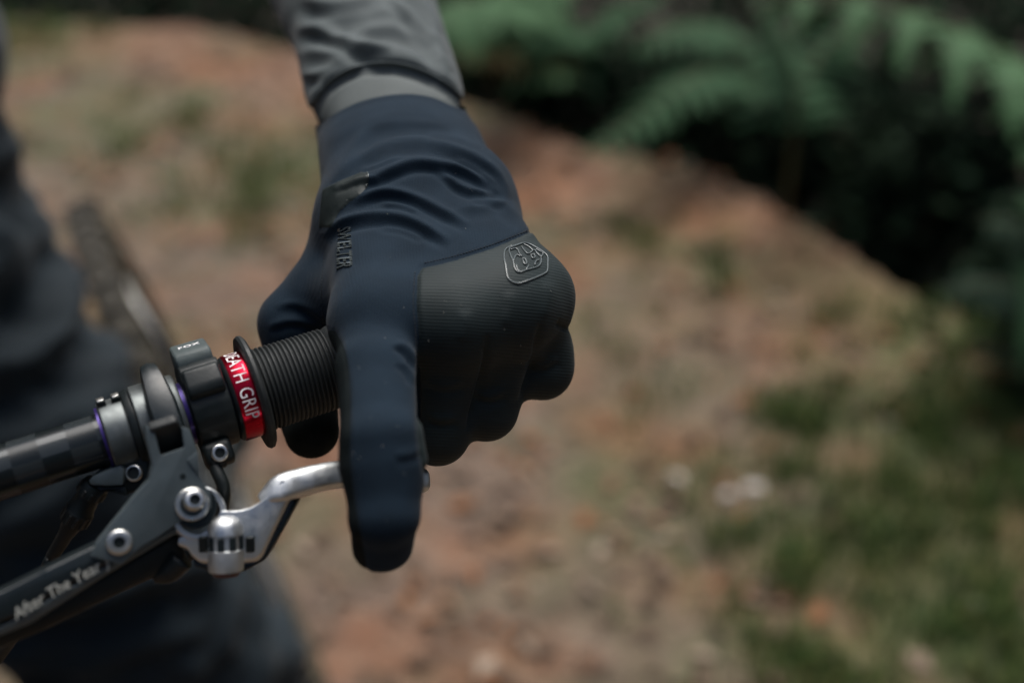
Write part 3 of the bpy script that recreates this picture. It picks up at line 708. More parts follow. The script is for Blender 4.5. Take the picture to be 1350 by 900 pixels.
# master cylinder plate: forked grey body, then long tapering barrel
def Zb(px, py): return 372 + (px - 253) * 0.085 - (py - 662) * 0.012
def cb(px, py, dz=0): return C(px, py, Zb(px, py) + dz)
nb_ = nz(np.cross(cb(100, 760) - cb(253, 662), cb(230, 600) - cb(253, 662)))
if nb_[2] < 0: nb_ = -nb_
plate = [(192, 560), (203, 566), (211, 598), (213, 600), (242, 590), (243, 588), (239, 562), (250, 566), (261, 596), (261, 628), (277, 648), (279, 668), (268, 683), (240, 686), (210, 706), (184, 722), (160, 744), (119, 733), (128, 715), (148, 690), (172, 660), (197, 632), (201, 612), (193, 580)]
prism('lever_body', [cb(*p) for p in plate], nb_ * 9.0, M['greybody'], brake, 0.9, 3, label='forked slate grey lever body')
prism('lever_body_facet', [cb(261, 594, -0.6), cb(261.5, 626, -0.6), cb(247, 606, -0.9)], nb_ * 3.0, M['greybody'], brake, 0.4)
barrel = [(-90, 812), (0, 782), (60, 753), (128, 719), (150, 716), (182, 722), (205, 712), (178, 733), (140, 752), (40, 806), (0, 822), (-80, 858)]
prism('fluid_reservoir', [cb(px, py, 1.6) for px, py in [(-90, 808), (0, 780), (60, 750), (126, 718), (160, 716), (196, 708), (176, 728), (142, 743), (60, 788), (22, 812), (-80, 852)]], nb_ * 14, M['blackm'], brake, 1.2, 3, label='long dark reservoir barrel with pale script')
prism('reservoir_rail', [cb(232, 694, 2.2), cb(233, 703, 3.2), cb(142, 757, 3.4), (cb(40, 822, 3.6)), cb(-60, 862, 3.6), cb(-60, 852, 2.4), cb(22, 815, 2.4), cb(60, 792, 2.2), cb(142, 745, 2.2), cb(184, 720, 2.2)], nb_ * 8, M['greybody'], brake, 0.8, 3)
prism('reservoir_underside', [cb(236, 702, 8), cb(246, 735, 10), cb(200, 762, 10), cb(60, 830, 10), cb(-60, 880, 10), cb(-60, 850, 8), cb(40, 815, 8)], nb_ * 12, M['plastic'], brake, 1.5, 3)
# script on the barrel
TV, TF = text_mesh('After The Year )', 1.0, spacing=1.0, shear=0.15, offset=0.004); TV[:, 0] -= TV[:, 0].min(); tw = TV[:, 0].max()
def scr(dz):
    o = []
    for x, y, _ in TV:
        u = x / tw; bx, by = 21 + u * 124, 817 - u * 72 - 1.5 * math.sin(u * math.pi)
        o.append(cb(bx - y * 10.5, by - y * 19, 1.6) - nb_ * dz)
    return np.array(o)
Vt, Ft = thicken(W(scr(0.14)), W(scr(-0.3)), TF); mesh('lettering', Vt, Ft, M['cream'], brake, False, label='pale slanted script on the reservoir barrel')
# bolts on the body
fb = -nb_
lathe('pivot_washer', cb(253, 664), fb, [(-1, 5.4), (0.9, 5.4), (1.2, 5.1), (1.2, 3.9), (0.5, 3.7)], M['steel'], brake, 36)
bolt(cb(255, 659) + fb * 1.2, fb + np.array([0.10, 0.25, 0]), 3.5, brake, 2.2, 0.5, name='pivot_bolt')
bolt(cb(157, 714) + fb * 0.2, fb, 4.1, brake, 1.4, 0.46)
lathe('pin_hole', cb(241, 628) + fb * 0.05, fb, [(0, 1.0), (0.05, 0.01)], M['plastic'], brake, 12)
lathe('pivot_housing', cb(257, 668, 2.6), fb, [(-9, 7.2), (0.2, 7.2), (0.7, 6.8), (0.7, 0.1)], M['blackm'], brake, 40)
lathe('pivot_ring', cb(262, 676, 3.4), fb, [(-6, 8.9), (0.0, 8.9), (0.4, 8.5), (0.4, 7.0)], M['silver'], brake, 40)
# silver blade: flat arm with adjuster, then finger blade
def Zl(px): return 372 + (px - 253) * 0.07
def cl_(px, py, dz=0): return C(px, py, Zl(px) + dz)
arm = [(286, 679), (290, 672), (302, 672), (314, 672), (330, 668), (346, 658), (362, 642), (372, 630), (388, 640), (380, 657), (364, 690), (352, 714), (344, 731), (336, 738), (318, 740), (290, 742), (262, 740), (252, 732), (246, 722), (233, 718), (234, 708), (246, 704), (264, 703), (276, 694)]
na_ = nz(np.array([0.05, 0.18, 1.0]))
prism('lever_blade', [cl_(px, py, 3) for px, py in arm], na_ * 5.5 + np.array([0, -3.2, 0]), M['silver'], brake, 0.9, 3, label='polished silver lever arm')
under = [(252, 733), (262, 741), (290, 743), (318, 741), (337, 739), (345, 732), (366, 690), (383, 655), (392, 662), (372, 700), (350, 738), (322, 754), (290, 758), (256, 748)]
prism('blade_underside', [cl_(px, py, 5.5) for px, py in under], na_ * 7, M['blackm'], brake, 0.8, 2)
def blade():                                   # curved finger blade: swept flat oval
    path = [(352, 662, 1), (364, 651, 0), (376, 642, 0), (392, 637, 1), (415, 631, 2), (443, 626, 4), (480, 625, 7), (520, 630, 11), (548, 633, 14), (560, 633, 16)]
    P = smooth_line([cl_(a, b_, c_ + 7) for a, b_, c_ in path], 6); bm = bmesh.new(); rows = []
    for i, p in enumerate(P):
        d = nz(P[min(i + 1, len(P) - 1)] - P[max(i - 1, 0)]); k = i / (len(P) - 1)
        up_ = nz(np.array([0.1, 0.93, 0.35])); up_ = nz(up_ - d * (up_ @ d)); out = np.cross(d, up_)
        h = 5.1 - 0.6 * k; wd = 4.6; env = 1 if k < 0.93 else math.sqrt(max(0.02, 1 - ((k - 0.93) / 0.07) ** 2)); g = min(1, 0.55 + k * 3)
        row = []
        for j in range(20):
            a = 2 * math.pi * j / 20; ca, sa = math.cos(a), math.sin(a)
            row.append(bm.verts.new(p + out * wd * env * math.copysign(abs(ca) ** 0.7, ca) + up_ * h * env * g * math.copysign(abs(sa) ** 0.7, sa)))
        rows.append(row)
    for i in range(len(rows) - 1):
        for j in range(20): bm.faces.new([rows[i][j], rows[i][(j + 1) % 20], rows[i + 1][(j + 1) % 20], rows[i + 1][j]])
    bm.faces.new(rows[0][::-1]); bm.faces.new(rows[-1]); bmesh.ops.recalc_face_normals(bm, faces=bm.faces[:])
    return from_bm('finger_blade', bm, M['silver'], brake, True, label='curved silver finger blade')
blade()
# reach adjuster: barrel set in a window of the arm
lathe('reach_adjuster', cl_(298, 744, 3.5), C(297, 690, 380) - C(298, 744, 380), [(-2, 5.6), (0.5, 6.0), (5.0, 6.0), (5.3, 5.5), (9.8, 5.5), (10.1, 6.0), (13.0, 5.8), (15.2, 4.6), (16.2, 2.6), (16.4, 0.1)], M['silver'], brake, 40)
for a in range(9):
    an = a / 9 * 2 * math.pi; ax_ = nz(C(297, 690, 380) - C(298, 744, 380)); r1 = nz(np.cross(ax_, [0.2, 0.1, 1])); r2 = np.cross(ax_, r1); dr = math.cos(an) * r1 + math.sin(an) * r2
    rbox('adjuster_notch', cl_(298, 744, 3.5) + ax_ * 7.5 + dr * 5.5, (np.cross(ax_, dr), ax_, dr), (2.2, 4.4, 0.9), M['blackm'], brake, 0.2, 1)
for px in (268, 330):
    rbox('window_slot', cl_(px, 717, 2.6), ((1, 0.05, 0.07), (0, 1, -0.2), (0, 0.2, 1)), (2.8, 5.4, 1.6), M['plastic'], brake, 0.3, 1)
lathe('adjuster_core', cl_(298, 750, 4), C(298, 752, 380) - C(297, 690, 380), [(-2, 4.6), (1.2, 4.6), (2.2, 4.0), (2.2, 0.1)], M['bokred'], brake, 32)
tube('brake_hose', [cb(-10, 812, 14), cb(-120, 850, 26), cb(-260, 860, 60), cb(-420, 800, 120)], 2.6, M['plastic'], brake, 12)
tube('lever_spring_lug', [cb(240, 735, 10), cb(222, 752, 12), cb(205, 757, 14)], [4.5, 4.2, 3], M['plastic'], brake, 12)

# remote beside the collar
def section(name, pts, s0, s1, m, parent, bevel=0.9, label=None):   # outline in the plane across the bar: (toward viewer, up) mm
    return prism(name, [A(s0) + NA * a + VA * b_ for a, b_ in pts], UA * (s1 - s0), m, parent, bevel, 3, label=label)
arcp = [(15.8 * math.cos(R(a)), 15.8 * math.sin(R(a))) for a in range(-60, 31, 15)]
remote = section('dropper_remote', arcp + [(14.6, 9.5), (13.4, 14.4), (11, 16.0), (-5, 17.4), (-9, 15.5), (-12.8, 9.6)] + [(15.8 * math.cos(R(a)), 15.8 * math.sin(R(a))) for a in range(165, 286, 20)], -24.8, -10.9, M['plastic'], bike, 1.0, 'black moulded remote housing with grey button')
section('housing_brow', [(14.2, 2.0), (17.4, 4.5), (17.6, 7.5), (14.9, 13.6), (12, 14.6), (12, 2)], -24.2, -11.4, M['plastic'], remote, 1.4)
section('bolt_lobe', [(6, -11), (11.5, -12.5), (12.5, -16.5), (12.2, -20.5), (7, -22.3), (2, -20), (1, -13)], -25.4, -15.0, M['plastic'], remote, 2.2)
bolt(POL(-20.0, 0, 12.4) + VA * -16.8 + NA * 0.0, NA + UA * 0.05, 3.1, remote, 1.1, 0.55)
btn = section('button', [(9.5, 14.0), (9.9, 18.2), (8.6, 20.6), (-2, 24.8), (-5.5, 23.6), (-7, 15.0)], -24.6, -11.6, M['button'], remote, 1.9, 'grey rubber thumb button')
TV, TF = text_mesh('FOX', 1.0, spacing=1.15, offset=0.02); TV[:, 0] -= TV[:, 0].min(); tw = TV[:, 0].max()
bt = nz(NA * -10.6 + VA * 4.2); bn = nz(NA * 4.2 + VA * 10.6)
def btx(h):
    return np.array([A(-21.8) + UA * (x / tw * 7.6) + NA * 5.2 + VA * 21.95 + bt * (y * 3.2 + 0.6) + bn * (h + 0.12) for x, y, _ in TV])
Vt, Ft = thicken(W(btx(0.12)), W(btx(-0.4)), TF); mesh('lettering', Vt, Ft, M['white'], remote, False, label='small pale letters on the button')
tube('cable', [POL(-19, 0, 9) + VA * -20, C(284, 614, 398), C(294, 640, 396), C(293, 668, 398), C(284, 700, 404), C(255, 728, 410), C(180, 762, 417), C(60, 815, 428), C(-100, 880, 455)], 2.3, M['plastic'], remote, 12)
# inner control lever and barrel adjuster below the bar
ctrl = prism('shift_cable_stop', [C(a, b_, 392) for a, b_ in [(152, 606), (176, 596), (196, 604), (200, 628), (188, 646), (166, 652), (150, 640)]], np.array([0.5, 1, 9.0]), M['plastic'], bike, 1.4, 3, label='black cable stop with barrel adjuster below the bar')
prism('stop_arm', [C(a, b_, 389) for a, b_ in [(116, 634), (121, 628), (158, 613), (163, 620), (162, 640), (138, 641), (119, 640)]], np.array([0.5, 2, 7.0]), M['greybody'], ctrl, 0.7, 2)
prism('stop_neck', [C(a, b_, 391) for a, b_ in [(118, 641), (165, 641), (168, 655), (140, 648), (128, 660), (112, 652)]], np.array([0.5, 2, 6.0]), M['plastic'], ctrl, 0.9, 2)
bolt(C(177, 623, 391.5), (0, 0.08, -1), 3.0, ctrl, 1.2, 0.7)
ba, bb = C(124, 642, 394), C(66, 738, 402)
lathe('barrel_adjuster', ba, bb - ba, [(-2, 0.1), (-2, 4.0), (0, 4.8), (3.0, 4.8), (3.3, 3.9), (6, 4.1), (10, 4.6), (10.5, 5.0), (15.5, 4.8), (16, 3.6), (19, 3.2), (22, 2.6), (32, 2.3)], M['plastic'], ctrl, 24)
for k in range(12):
    an = k / 12 * 6.283; ax_ = nz(bb - ba); r1 = nz(np.cross(ax_, [0.2, 0.1, 1])); r2 = np.cross(ax_, r1); dr = math.cos(an) * r1 + math.sin(an) * r2
    for q, rr_ in ((1.5, 4.8), (13, 4.95)): rbox('adjuster_rib', ba + ax_ * q + dr * rr_, (ax_, dr, np.cross(ax_, dr)), (2.8 if q < 5 else 4.2, 0.7, 0.9), M['blackm'], ctrl, 0.2, 1)
tube('shift_cable', [bb, C(50, 775, 412), C(10, 850, 430), C(-90, 980, 480)], 2.2, M['plastic'], ctrl, 12)

# rest of the bike, behind the rider's leg
lat = nz(W(A(10)) - W(A(-10))); lat[2] = 0; lat = nz(lat)
back = nz(np.array([-0.15, 0.985, 0])); steer = np.array([0.30, -0.95, 0.0])
top = BARC.copy(); stem_b = BARC - FWD_W * 0.045 + [0, 0, -0.015]
def tw_(name, pts, r, m, n=14, parent=bike, label=None): return tube(name, pts, r, m, parent, n, world=True, label=label)
tw_('stem', [BARC + [0, 0, 0], stem_b], 0.019, M['blackm'])
hd_t = stem_b + [0, 0, -0.03]; hd_b = hd_t + np.array([0.03, -0.05, -0.14])
tw_('head_tube', [stem_b, hd_t, hd_b], 0.024, M['frame'])
lean = np.array([0.0, 0, 0])
RW = np.array([-0.418, 1.26, 0.36]); BB = hd_b + back * 0.66; BB[2] = 0.33; SEAT = hd_t + back * 0.60; SEAT[2] = 0.80
tw_('top_tube', [hd_t + back * 0.01, SEAT], 0.019, M['frame']); tw_('down_tube', [hd_b, BB], 0.027, M['frame'])
tw_('seat_tube', [BB, SEAT + [0, 0, 0.04]], 0.018, M['frame'])
LEAN = nz(np.array([0.88, 0.40, 0.25]))          # rear axle direction: the bike leans toward the rider's leg
WUP = nz(np.array([0, 0, 1.0]) - LEAN * LEAN[2]); WBK = np.cross(WUP, LEAN)
for sgn in (-1, 1):
    tw_('chain_stay', [BB + LEAN * 0.03 * sgn, RW + LEAN * 0.065 * sgn], 0.011, M['frame']); tw_('seat_stay', [SEAT + LEAN * 0.02 * sgn, RW + LEAN * 0.065 * sgn], 0.009, M['frame'])
def wheel(c, ax_, u_, v_):
    def ring(name, prof_, m, parent, n=72):
        V, F = [], []
        for k in range(n):
            a = 2 * math.pi * k / n; d = math.cos(a) * u_ + math.sin(a) * v_
            for r, s in prof_: V.append(c + d * r + ax_ * s)
        q = len(prof_)
        for k in range(n):
            for j in range(q): F.append([k * q + j, k * q + (j + 1) % q, ((k + 1) % n) * q + (j + 1) % q, ((k + 1) % n) * q + j])
        return mesh(name, V, F, m, parent)
    wh = ring('rear_wheel', [(0.315 - 0.0, -0.013), (0.315, 0.013), (0.295, 0.012), (0.295, -0.012)], M['blackm'], bike)
    ring('tyre', [(0.347 + 0.025 * math.cos(a), 0.019 * math.sin(a)) for a in np.linspace(0, 6.283, 20, endpoint=False)], M['tyre'], wh)
    for sgn in (-1, 1): ring('sidewall', [(0.347 + 0.0256 * math.cos(a), sgn * 0.0196 * math.sin(a)) for a in (1.05, 1.4, 1.8, 2.2, 2.5)] + [(0.347 + 0.0245 * math.cos(a), sgn * 0.0185 * math.sin(a)) for a in (2.5, 1.8, 1.05)], M['tan'], wh)
    for k in range(60):
        a = 2 * math.pi * k / 60; d = math.cos(a) * u_ + math.sin(a) * v_; tg = -math.sin(a) * u_ + math.cos(a) * v_
        for q, s in ((0.0, 0.006), (0.45, 0.014)):
            for sgn in (-1, 1):
                cc = c + d * (0.3715 - (0.0045 if q else 0)) + ax_ * s * sgn + tg * 0.018 * q
                V = [cc + tg * x * 0.008 + ax_ * y * 0.005 + d * z * 0.004 for x in (-1, 1) for y in (-1, 1) for z in (-1, 1)]
                KN.append((V, [[0, 1, 3, 2], [4, 6, 7, 5], [0, 4, 5, 1], [2, 3, 7, 6], [0, 2, 6, 4], [1, 5, 7, 3]]))
    tube('hub', [c - ax_ * 0.06, c + ax_ * 0.06], 0.018, M['blackm'], wh, 14, world=True)
    for k in range(28):
        a = 2 * math.pi * k / 28; d = math.cos(a) * u_ + math.sin(a) * v_; b_ = a + (0.5 if k % 2 else -0.5); d2 = math.cos(b_) * u_ + math.sin(b_) * v_
        tube('spoke', [c + d2 * 0.018 + ax_ * 0.03 * (1 if k % 4 < 2 else -1), c + d * 0.30], 0.001, M['steel'], wh, 4, world=True)
    return wh
KN = []
wh = wheel(RW, LEAN, WBK, WUP)
V, F = [], []
for v_, f_ in KN: b0 = len(V); V += v_; F += [[i + b0 for i in q] for q in f_]
tag(mesh('tread_knobs', V, F, M['tyre'], wh, False), kind='stuff')

# ================================================================== THE RIDER
person = empty('person', (-0.38, 0.9, 0.0), 'rider in navy glove, grey sleeve and dark trousers, index finger over the brake lever', 'person')
# --- glove
fld = Field((-112, -98, 335), (38, 112, 615), 0.95)
IM, IP, ID, IT = C(497, 424, 404), C(503, 578, 364), C(507, 680, 360), C(505, 722, 371)
MM, MP_ = C(602, 424, 405), C(577, 570, 417); RM, RP = C(667, 405, 414), C(640, 538, 425); PM, PP = C(699, 391, 428), C(715, 486, 437)
WL, WR = C(490, 285, 455), C(607, 262, 462); WM = (WL + WR) / 2
FL, FR = C(483, 142, 520), C(541, 136, 524); FL2, FR2 = C(474, 70, 562), C(528, 66, 566)
TC, TM, TI, TT = C(472, 332, 468), C(386, 425, 457), C(399, 515, 463), C(411, 568, 447)
palm = fld.group([(IM, C(497, 300, 452), 13.2, 16.5), (MM, C(545, 290, 452), 13, 17), (RM, C(580, 280, 455), 12.5, 17), (PM, C(608, 275, 460), 11.6, 16),
                  (IM, MM, 11.5, 11.5), (MM, RM, 11, 11), (RM, PM, 10.5, 10.5), (WL, FL, 17, 21.5), (WR, FR, 16.5, 21.5), (WM, (FL + FR) / 2, 17, 22), (FL, FL2, 21.5, 22), (FR, FR2, 21.5, 22), ((FL + FR) / 2, (FL2 + FR2) / 2, 22, 22),
                  (WL, WR, 17, 16.5), (C(560, 380, 452), C(600, 300, 462), 18, 17), (C(640, 370, 462), C(610, 300, 466), 15, 15),
                  (TC, WM, 16, 15)], 12)
def finger(ch, k=3.0): return fld.group([(ch[i][0], ch[i + 1][0], ch[i][1], ch[i + 1][1]) for i in range(len(ch) - 1)], k)
def wrapd(p, dy, dz, dx=0): return p + np.array([dx, dy, dz])
G_ = []
LX = nz(np.array([1.0, 0.06, 0.25])); ich = [(IM, 12.8), (IM * 0.55 + IP * 0.45 + np.array([-0.8, 1.5, -2.0]), 12.6), (IP + np.array([-0.2, 0, 0]), 12.4), (C(505, 612, 363.5), 13.0), (C(507, 640, 362.5), 11.6), (ID, 10.5), (IT + np.array([0, 0.6, 0]), 9.5)]
IO = (3.6, 3.6, 3.6, 3.6, 3.2, 2.8, 2.5)
G_.append(np.minimum(finger([(p + LX * o_, r - o_ * 0.86) for (p, r), o_ in zip(ich, IO)]), 1e3)); G_[0] = smin(G_[0], finger([(p - LX * o_, r - o_ * 0.86) for (p, r), o_ in zip(ich, IO)]), 5.0)
G_.append(finger([(MM, 12.6), (MP_, 11.2), (wrapd(MP_, 4, 26, 3), 10), (wrapd(MP_, 26, 36, 3), 9.5)]))
G_.append(finger([(RM, 12.2), (RP, 11.3), (wrapd(RP, 4, 25, 3), 10), (wrapd(RP, 24, 34, 3), 9.5)]))
G_.append(finger([(PM, 11.3), (PP, 11.0), (wrapd(PP, 3, 22, 2), 9), (wrapd(PP, 20, 30, 2), 8.5)]))
thumb = fld.group([(TC, TM, 16.5, 12.8), (C(440, 372, 452), C(487, 392, 425), 11, 12), (C(425, 400, 456), C(470, 385, 440), 12, 12)], 10)
thumb2 = finger([(TM, 12.8), (TI, 13.8), (TT, 10.8)], 4)
fill = fld.group([(MP_ + np.array([5, 5.5, 3]), RP + np.array([0, 4.5, 2]), 9.4, 9.4), (RP + np.array([0, 5.0, 2]), PP + np.array([0, 4.0, 2]), 9.4, 9.2), (C(690, 430, 432), C(716, 460, 436), 11, 10.5), (C(655, 450, 422), C(700, 440, 430), 11, 11), (C(600, 480, 415), C(660, 460, 420), 11, 11)], 4)
f = smin(palm, thumb, 10); f = smin(f, thumb2, 5); base = palm
for g, kk in zip(G_, (3.0, 1.5, 4.5, 4.5)): f = smin(f, smin(base, g, 9), kk)
f = smin(f, fill, 4.0)
del palm, thumb, thumb2, G_, base, fill
V, Q = fld.mesh(f); del f
T = tris(Q); V = relax(V, T, 6, 0.55); N = vnormals(V, T)
GF = [([(429, 229), (461, 203), (488, 170), (533, 162), (585, 168), (620, 185)], 1.1, 9, 0.6),
      ([(436, 240), (461, 217), (488, 203), (520, 190), (560, 187), (600, 196), (629, 210), (656, 231), (672, 262)], 2.0, 7, 1.5),
      ([(470, 246), (499, 232), (520, 223), (549, 214), (587, 217), (613, 223), (640, 237), (668, 262)], 1.7, 6, 1.5),
      ([(575, 222), (590, 231), (603, 243), (621, 251), (655, 256)], 1.3, 5, 1.0),
      ([(462, 268), (483, 257), (507, 252), (533, 256), (560, 266), (587, 280), (620, 297)], 1.7, 6, 1.3),
      ([(425, 312), (438, 301), (455, 291), (480, 285), (507, 284), (539, 290), (565, 302), (596, 320)], 1.9, 6.5, 1.4),
      ([(600, 275), (630, 272), (660, 268), (690, 290)], 0.8, 8, 0.4),
      ([(430, 190), (460, 172), (510, 152), (560, 150), (610, 165)], 0.5, 9, 0.2),
      ([(352, 432), (375, 424), (400, 424), (425, 432)], 0.8, 5, 0.6), ([(362, 405), (385, 400), (410, 408), (432, 425)], 0.6, 6, 0.5),
      ([(520, 452), (534, 458), (545, 470), (552, 486)], 1.0, 4.5, 1.3), ([(524, 476), (538, 488), (547, 506)], 0.7, 4, 0.6),
      ([(520, 600), (540, 598), (556, 590)], 0.4, 6, 0.4), ([(440, 250), (470, 238), (500, 236)], 0.7, 4, 0.6), ([(560, 176), (600, 182), (630, 196)], 0.7, 5, 0.5), ([(600, 206), (630, 222), (655, 244)], 0.8, 3.5, 0.7), ([(500, 268), (530, 270), (556, 280)], 0.7, 4, 0.6), ([(500, 297), (530, 301), (560, 314)], 0.6, 4, 0.5), ([(470, 222), (500, 214), (530, 204)], 0.6, 3.5, 0.5), ([(620, 262), (645, 264), (668, 270)], 0.7, 4, 0.6),
      ([(676, 470), (694, 472), (706, 468), (722, 474)], 0.5, 6, 0.3), ([(736, 418), (748, 424), (758, 424)], 0.0, 5, 1.4),
      ([(610, 410), (612, 425), (606, 450)], 0.5, 10, 0.0), ([(668, 385), (672, 405), (664, 430)], 0.5, 10, 0.0), ([(720, 372), (722, 392), (716, 420)], 0.5, 9, 0.0),
      ([(642, 440), (637, 480), (629, 515), (614, 568)], -1.5, 5.5, 0.0), ([(712, 425), (705, 460), (698, 487), (684, 532)], -1.5, 5.5, 0.0), ([(566, 545), (580, 552), (600, 548)], 0.7, 6, 0.5), ([(628, 516), (645, 522), (664, 514)], 0.7, 6, 0.5), ([(700, 478), (716, 480), (734, 470)], 0.7, 6, 0.5), ([(560, 500), (585, 508), (612, 500)], 0.4, 6, 0.4)]
GF = [(l_, a_ * 1.05, w_ * 0.85, h_ * 1.1) for l_, a_, w_, h_ in GF]
V = folds(V, N, GF)
nv = np.array([mnoise.noise(Vector(p) * 0.045) + 0.5 * mnoise.noise(Vector(p) * 0.11) for p in V])
V = V + N * (nv * 0.35)[:, None]
N = vnormals(V, T); P = PX(V)
# seam lines (regions of the glove cut apart along them)
SEAM_T = [(500, 400), (549, 366), (553, 352), (575, 347), (600, 341), (650, 326), (700, 306), (760, 285), (900, 240)]
PANEL = [(556, 351), (575, 347), (600, 341), (650, 325), (700, 305), (800, 270), (900, 300), (900, 700), (570, 720), (566, 640), (556, 600), (552, 560), (552, 500), (553, 450), (549, 400), (550, 362)]
PALM_P = [(440, 436), (451, 452), (458, 480), (461, 520), (461, 560), (460, 600), (464, 640), (470, 680), (477, 715), (485, 760), (330, 760), (330, 470), (370, 455), (420, 436)]
TAB = [(425, 250), (445, 240), (476, 227), (484, 228), (487, 234), (485, 246), (478, 254), (462, 266), (447, 280), (436, 300), (420, 300)]
HEM = [(370, 200), (412, 167), (440, 145), (480, 127), (530, 119), (570, 123), (606, 138), (640, 150), (700, 170)]
zmm = V[:, 2] / FPX
fp = polyfield(P, PANEL) * zmm
fback = -(N * nz2(V)).sum(1) * 8 + 3.2                       # palm side: faces away from the viewer
wrist_y = P[:, 1] < 300
fpalm = polyfield(P, PALM_P) * zmm
fpalm = np.where((P[:, 0] > 440) & (P[:, 0] < 485) & (V[:, 2] > 420), np.minimum(fpalm, 3), fpalm)
ftab = polyfield(P, TAB) * zmm; ftab = np.minimum(ftab, 10 - fback * 0 + np.where(fback < -1, -5, 0))
fh, _ = polydist(P, smooth_line(HEM), True); fh = fh * zmm   # + below the hem (toward the hand)
# shallow seam channels and raised patches
def chan(fv, depth, wid, face=True):
    m_ = depth * np.exp(-(fv / wid) ** 2)
    return m_ * np.clip((fback) / 3, 0, 1) if face else m_
V = V - N * chan(fp, 0.85, 0.75)[:, None] - N * (1.9 * np.exp(-(fh / 5.0) ** 2))[:, None]
V = V + N * (0.35 * np.clip(fp / 0.8, 0, 1) * np.clip(fback / 3, 0, 1))[:, None]
V = V - N * chan(np.where(P[:, 1] > 430, fpalm, 9), 0.35, 0.6)[:, None] + N * (0.45 * np.clip(ftab / 0.4, 0, 1))[:, None]
fvals = {'p': fp, 'm': fpalm, 't': ftab, 'h': fh}
gv, gt = V, T
def region(V, T, fs):                        # intersect regions one after another, carrying the fields along
    F_ = [x.copy() for x in fs]
    i = 0
    while i < len(F_):
        n = len(V)
        Vx = np.column_stack([V] + F_) if False else V
        V2, T2, F2 = clip_multi(V, T, F_[i], F_); V, T, F_ = V2, T2, F2; i += 1
    return V, T
def clip_multi(V, T, f, extras):
    A_ = np.column_stack([V] + extras); pos = f[T] >= 0; c = pos.sum(1); keep = T[c == 3].tolist(); L = list(A_); cache = {}
    def cut(a, b):
        k = (min(a, b), max(a, b))
        if k not in cache:
            u = f[a] / (f[a] - f[b]); cache[k] = len(L); L.append(L[a] * (1 - u) + L[b] * u)
        return cache[k]
    sel = (c == 1) | (c == 2)
    for t_, p in zip(T[sel], pos[sel]):
        t_ = [int(x) for x in t_]; k = int(p.sum()); i = int(np.argmax(p)) if k == 1 else int(np.argmin(p))
        a, b, d = t_[i], t_[(i + 1) % 3], t_[(i + 2) % 3]
        if k == 1: keep.append([a, cut(a, b), cut(a, d)])
        else: x, y = cut(a, b), cut(a, d); keep.append([x, b, d]); keep.append([x, d, y])
    L = np.array(L); T = np.array(keep); used = np.unique(T); mp = np.full(len(L), -1); mp[used] = np.arange(len(used)); L = L[used]
    return L[:, :3], mp[T], [L[:, 3 + j] for j in range(len(extras))]
Vg, Tg = region(V, T, [fh, -fp, -fpalm, -ftab])
glove = mesh('glove', W(Vg), Tg, M['navy'], person, label='navy stretch glove with its cuff over the sleeve')
Vp, Tp = region(V, T, [fh, fp, -fpalm]); mesh('knuckle_panel', W(Vp), Tp, M['panel'], glove, label='finely ribbed dark grey panel over knuckles and fingers')
Vq, Tq = region(V, T, [fh, fpalm]); mesh('palm', W(Vq), Tq, M['palm'], glove, label='black palm, thumb tip and finger side')
Vr, Tr = region(V, T, [fh, ftab, -fpalm]); mesh('cuff_tab', W(Vr), Tr, M['tab'], glove, label='green black rubber pull tab at the wrist')
BV = BVHTree.FromPolygons(V.tolist(), T.tolist())
def hit(px, py):
    d = nz(C(px, py, 1.0)); h, n_, i, r = BV.ray_cast(Vector((0, 0, 0)), Vector(d))
    if h is None:
        h, n_, i, r = BV.find_nearest(Vector(C(px, py, 440)))
    # smooth normal from nearby surface
    tri = T[i]; n2 = nz(N[tri].sum(0))
    return np.array(h), n2
def draped_tube(name, line, r, m, parent, lift=0.1, sub=5, closed=False, sy=1):
    L = smooth_line(list(line) + ([line[0]] if closed else []), sub) if sub > 1 else np.array(line, float)
    pts = []
    for px, py in L:
        h, n_ = hit(px, py); pts.append(h + n_ * lift)
    return pts
def tubes_mesh(name, lines, r, m, parent, n=6, label=None):
    VV, FF = [], []
    for P_ in lines:
        P_ = [np.asarray(p) for p in P_]; b0 = len(VV); e1 = None
        for i, p in enumerate(P_):
            d = nz(P_[min(i + 1, len(P_) - 1)] - P_[max(i - 1, 0)] + 1e-9)
            if e1 is None: e1 = nz(np.cross(d, [0.3, 0.4, -0.86]))
            e1 = nz(e1 - d * (e1 @ d)); e2 = np.cross(d, e1)
            for k in range(n): a = 6.28318 * k / n; VV.append(p + r * (math.cos(a) * e1 + math.sin(a) * e2))
        for i in range(len(P_) - 1):
            for k in range(n): FF.append([b0 + i * n + k, b0 + i * n + (k + 1) % n, b0 + (i + 1) * n + (k + 1) % n, b0 + (i + 1) * n + k])
        FF.append([b0 + k for k in range(n)][::-1]); FF.append([b0 + (len(P_) - 1) * n + k for k in range(n)])
    return mesh(name, W(np.array(VV)), FF, m, parent, True, label=label)
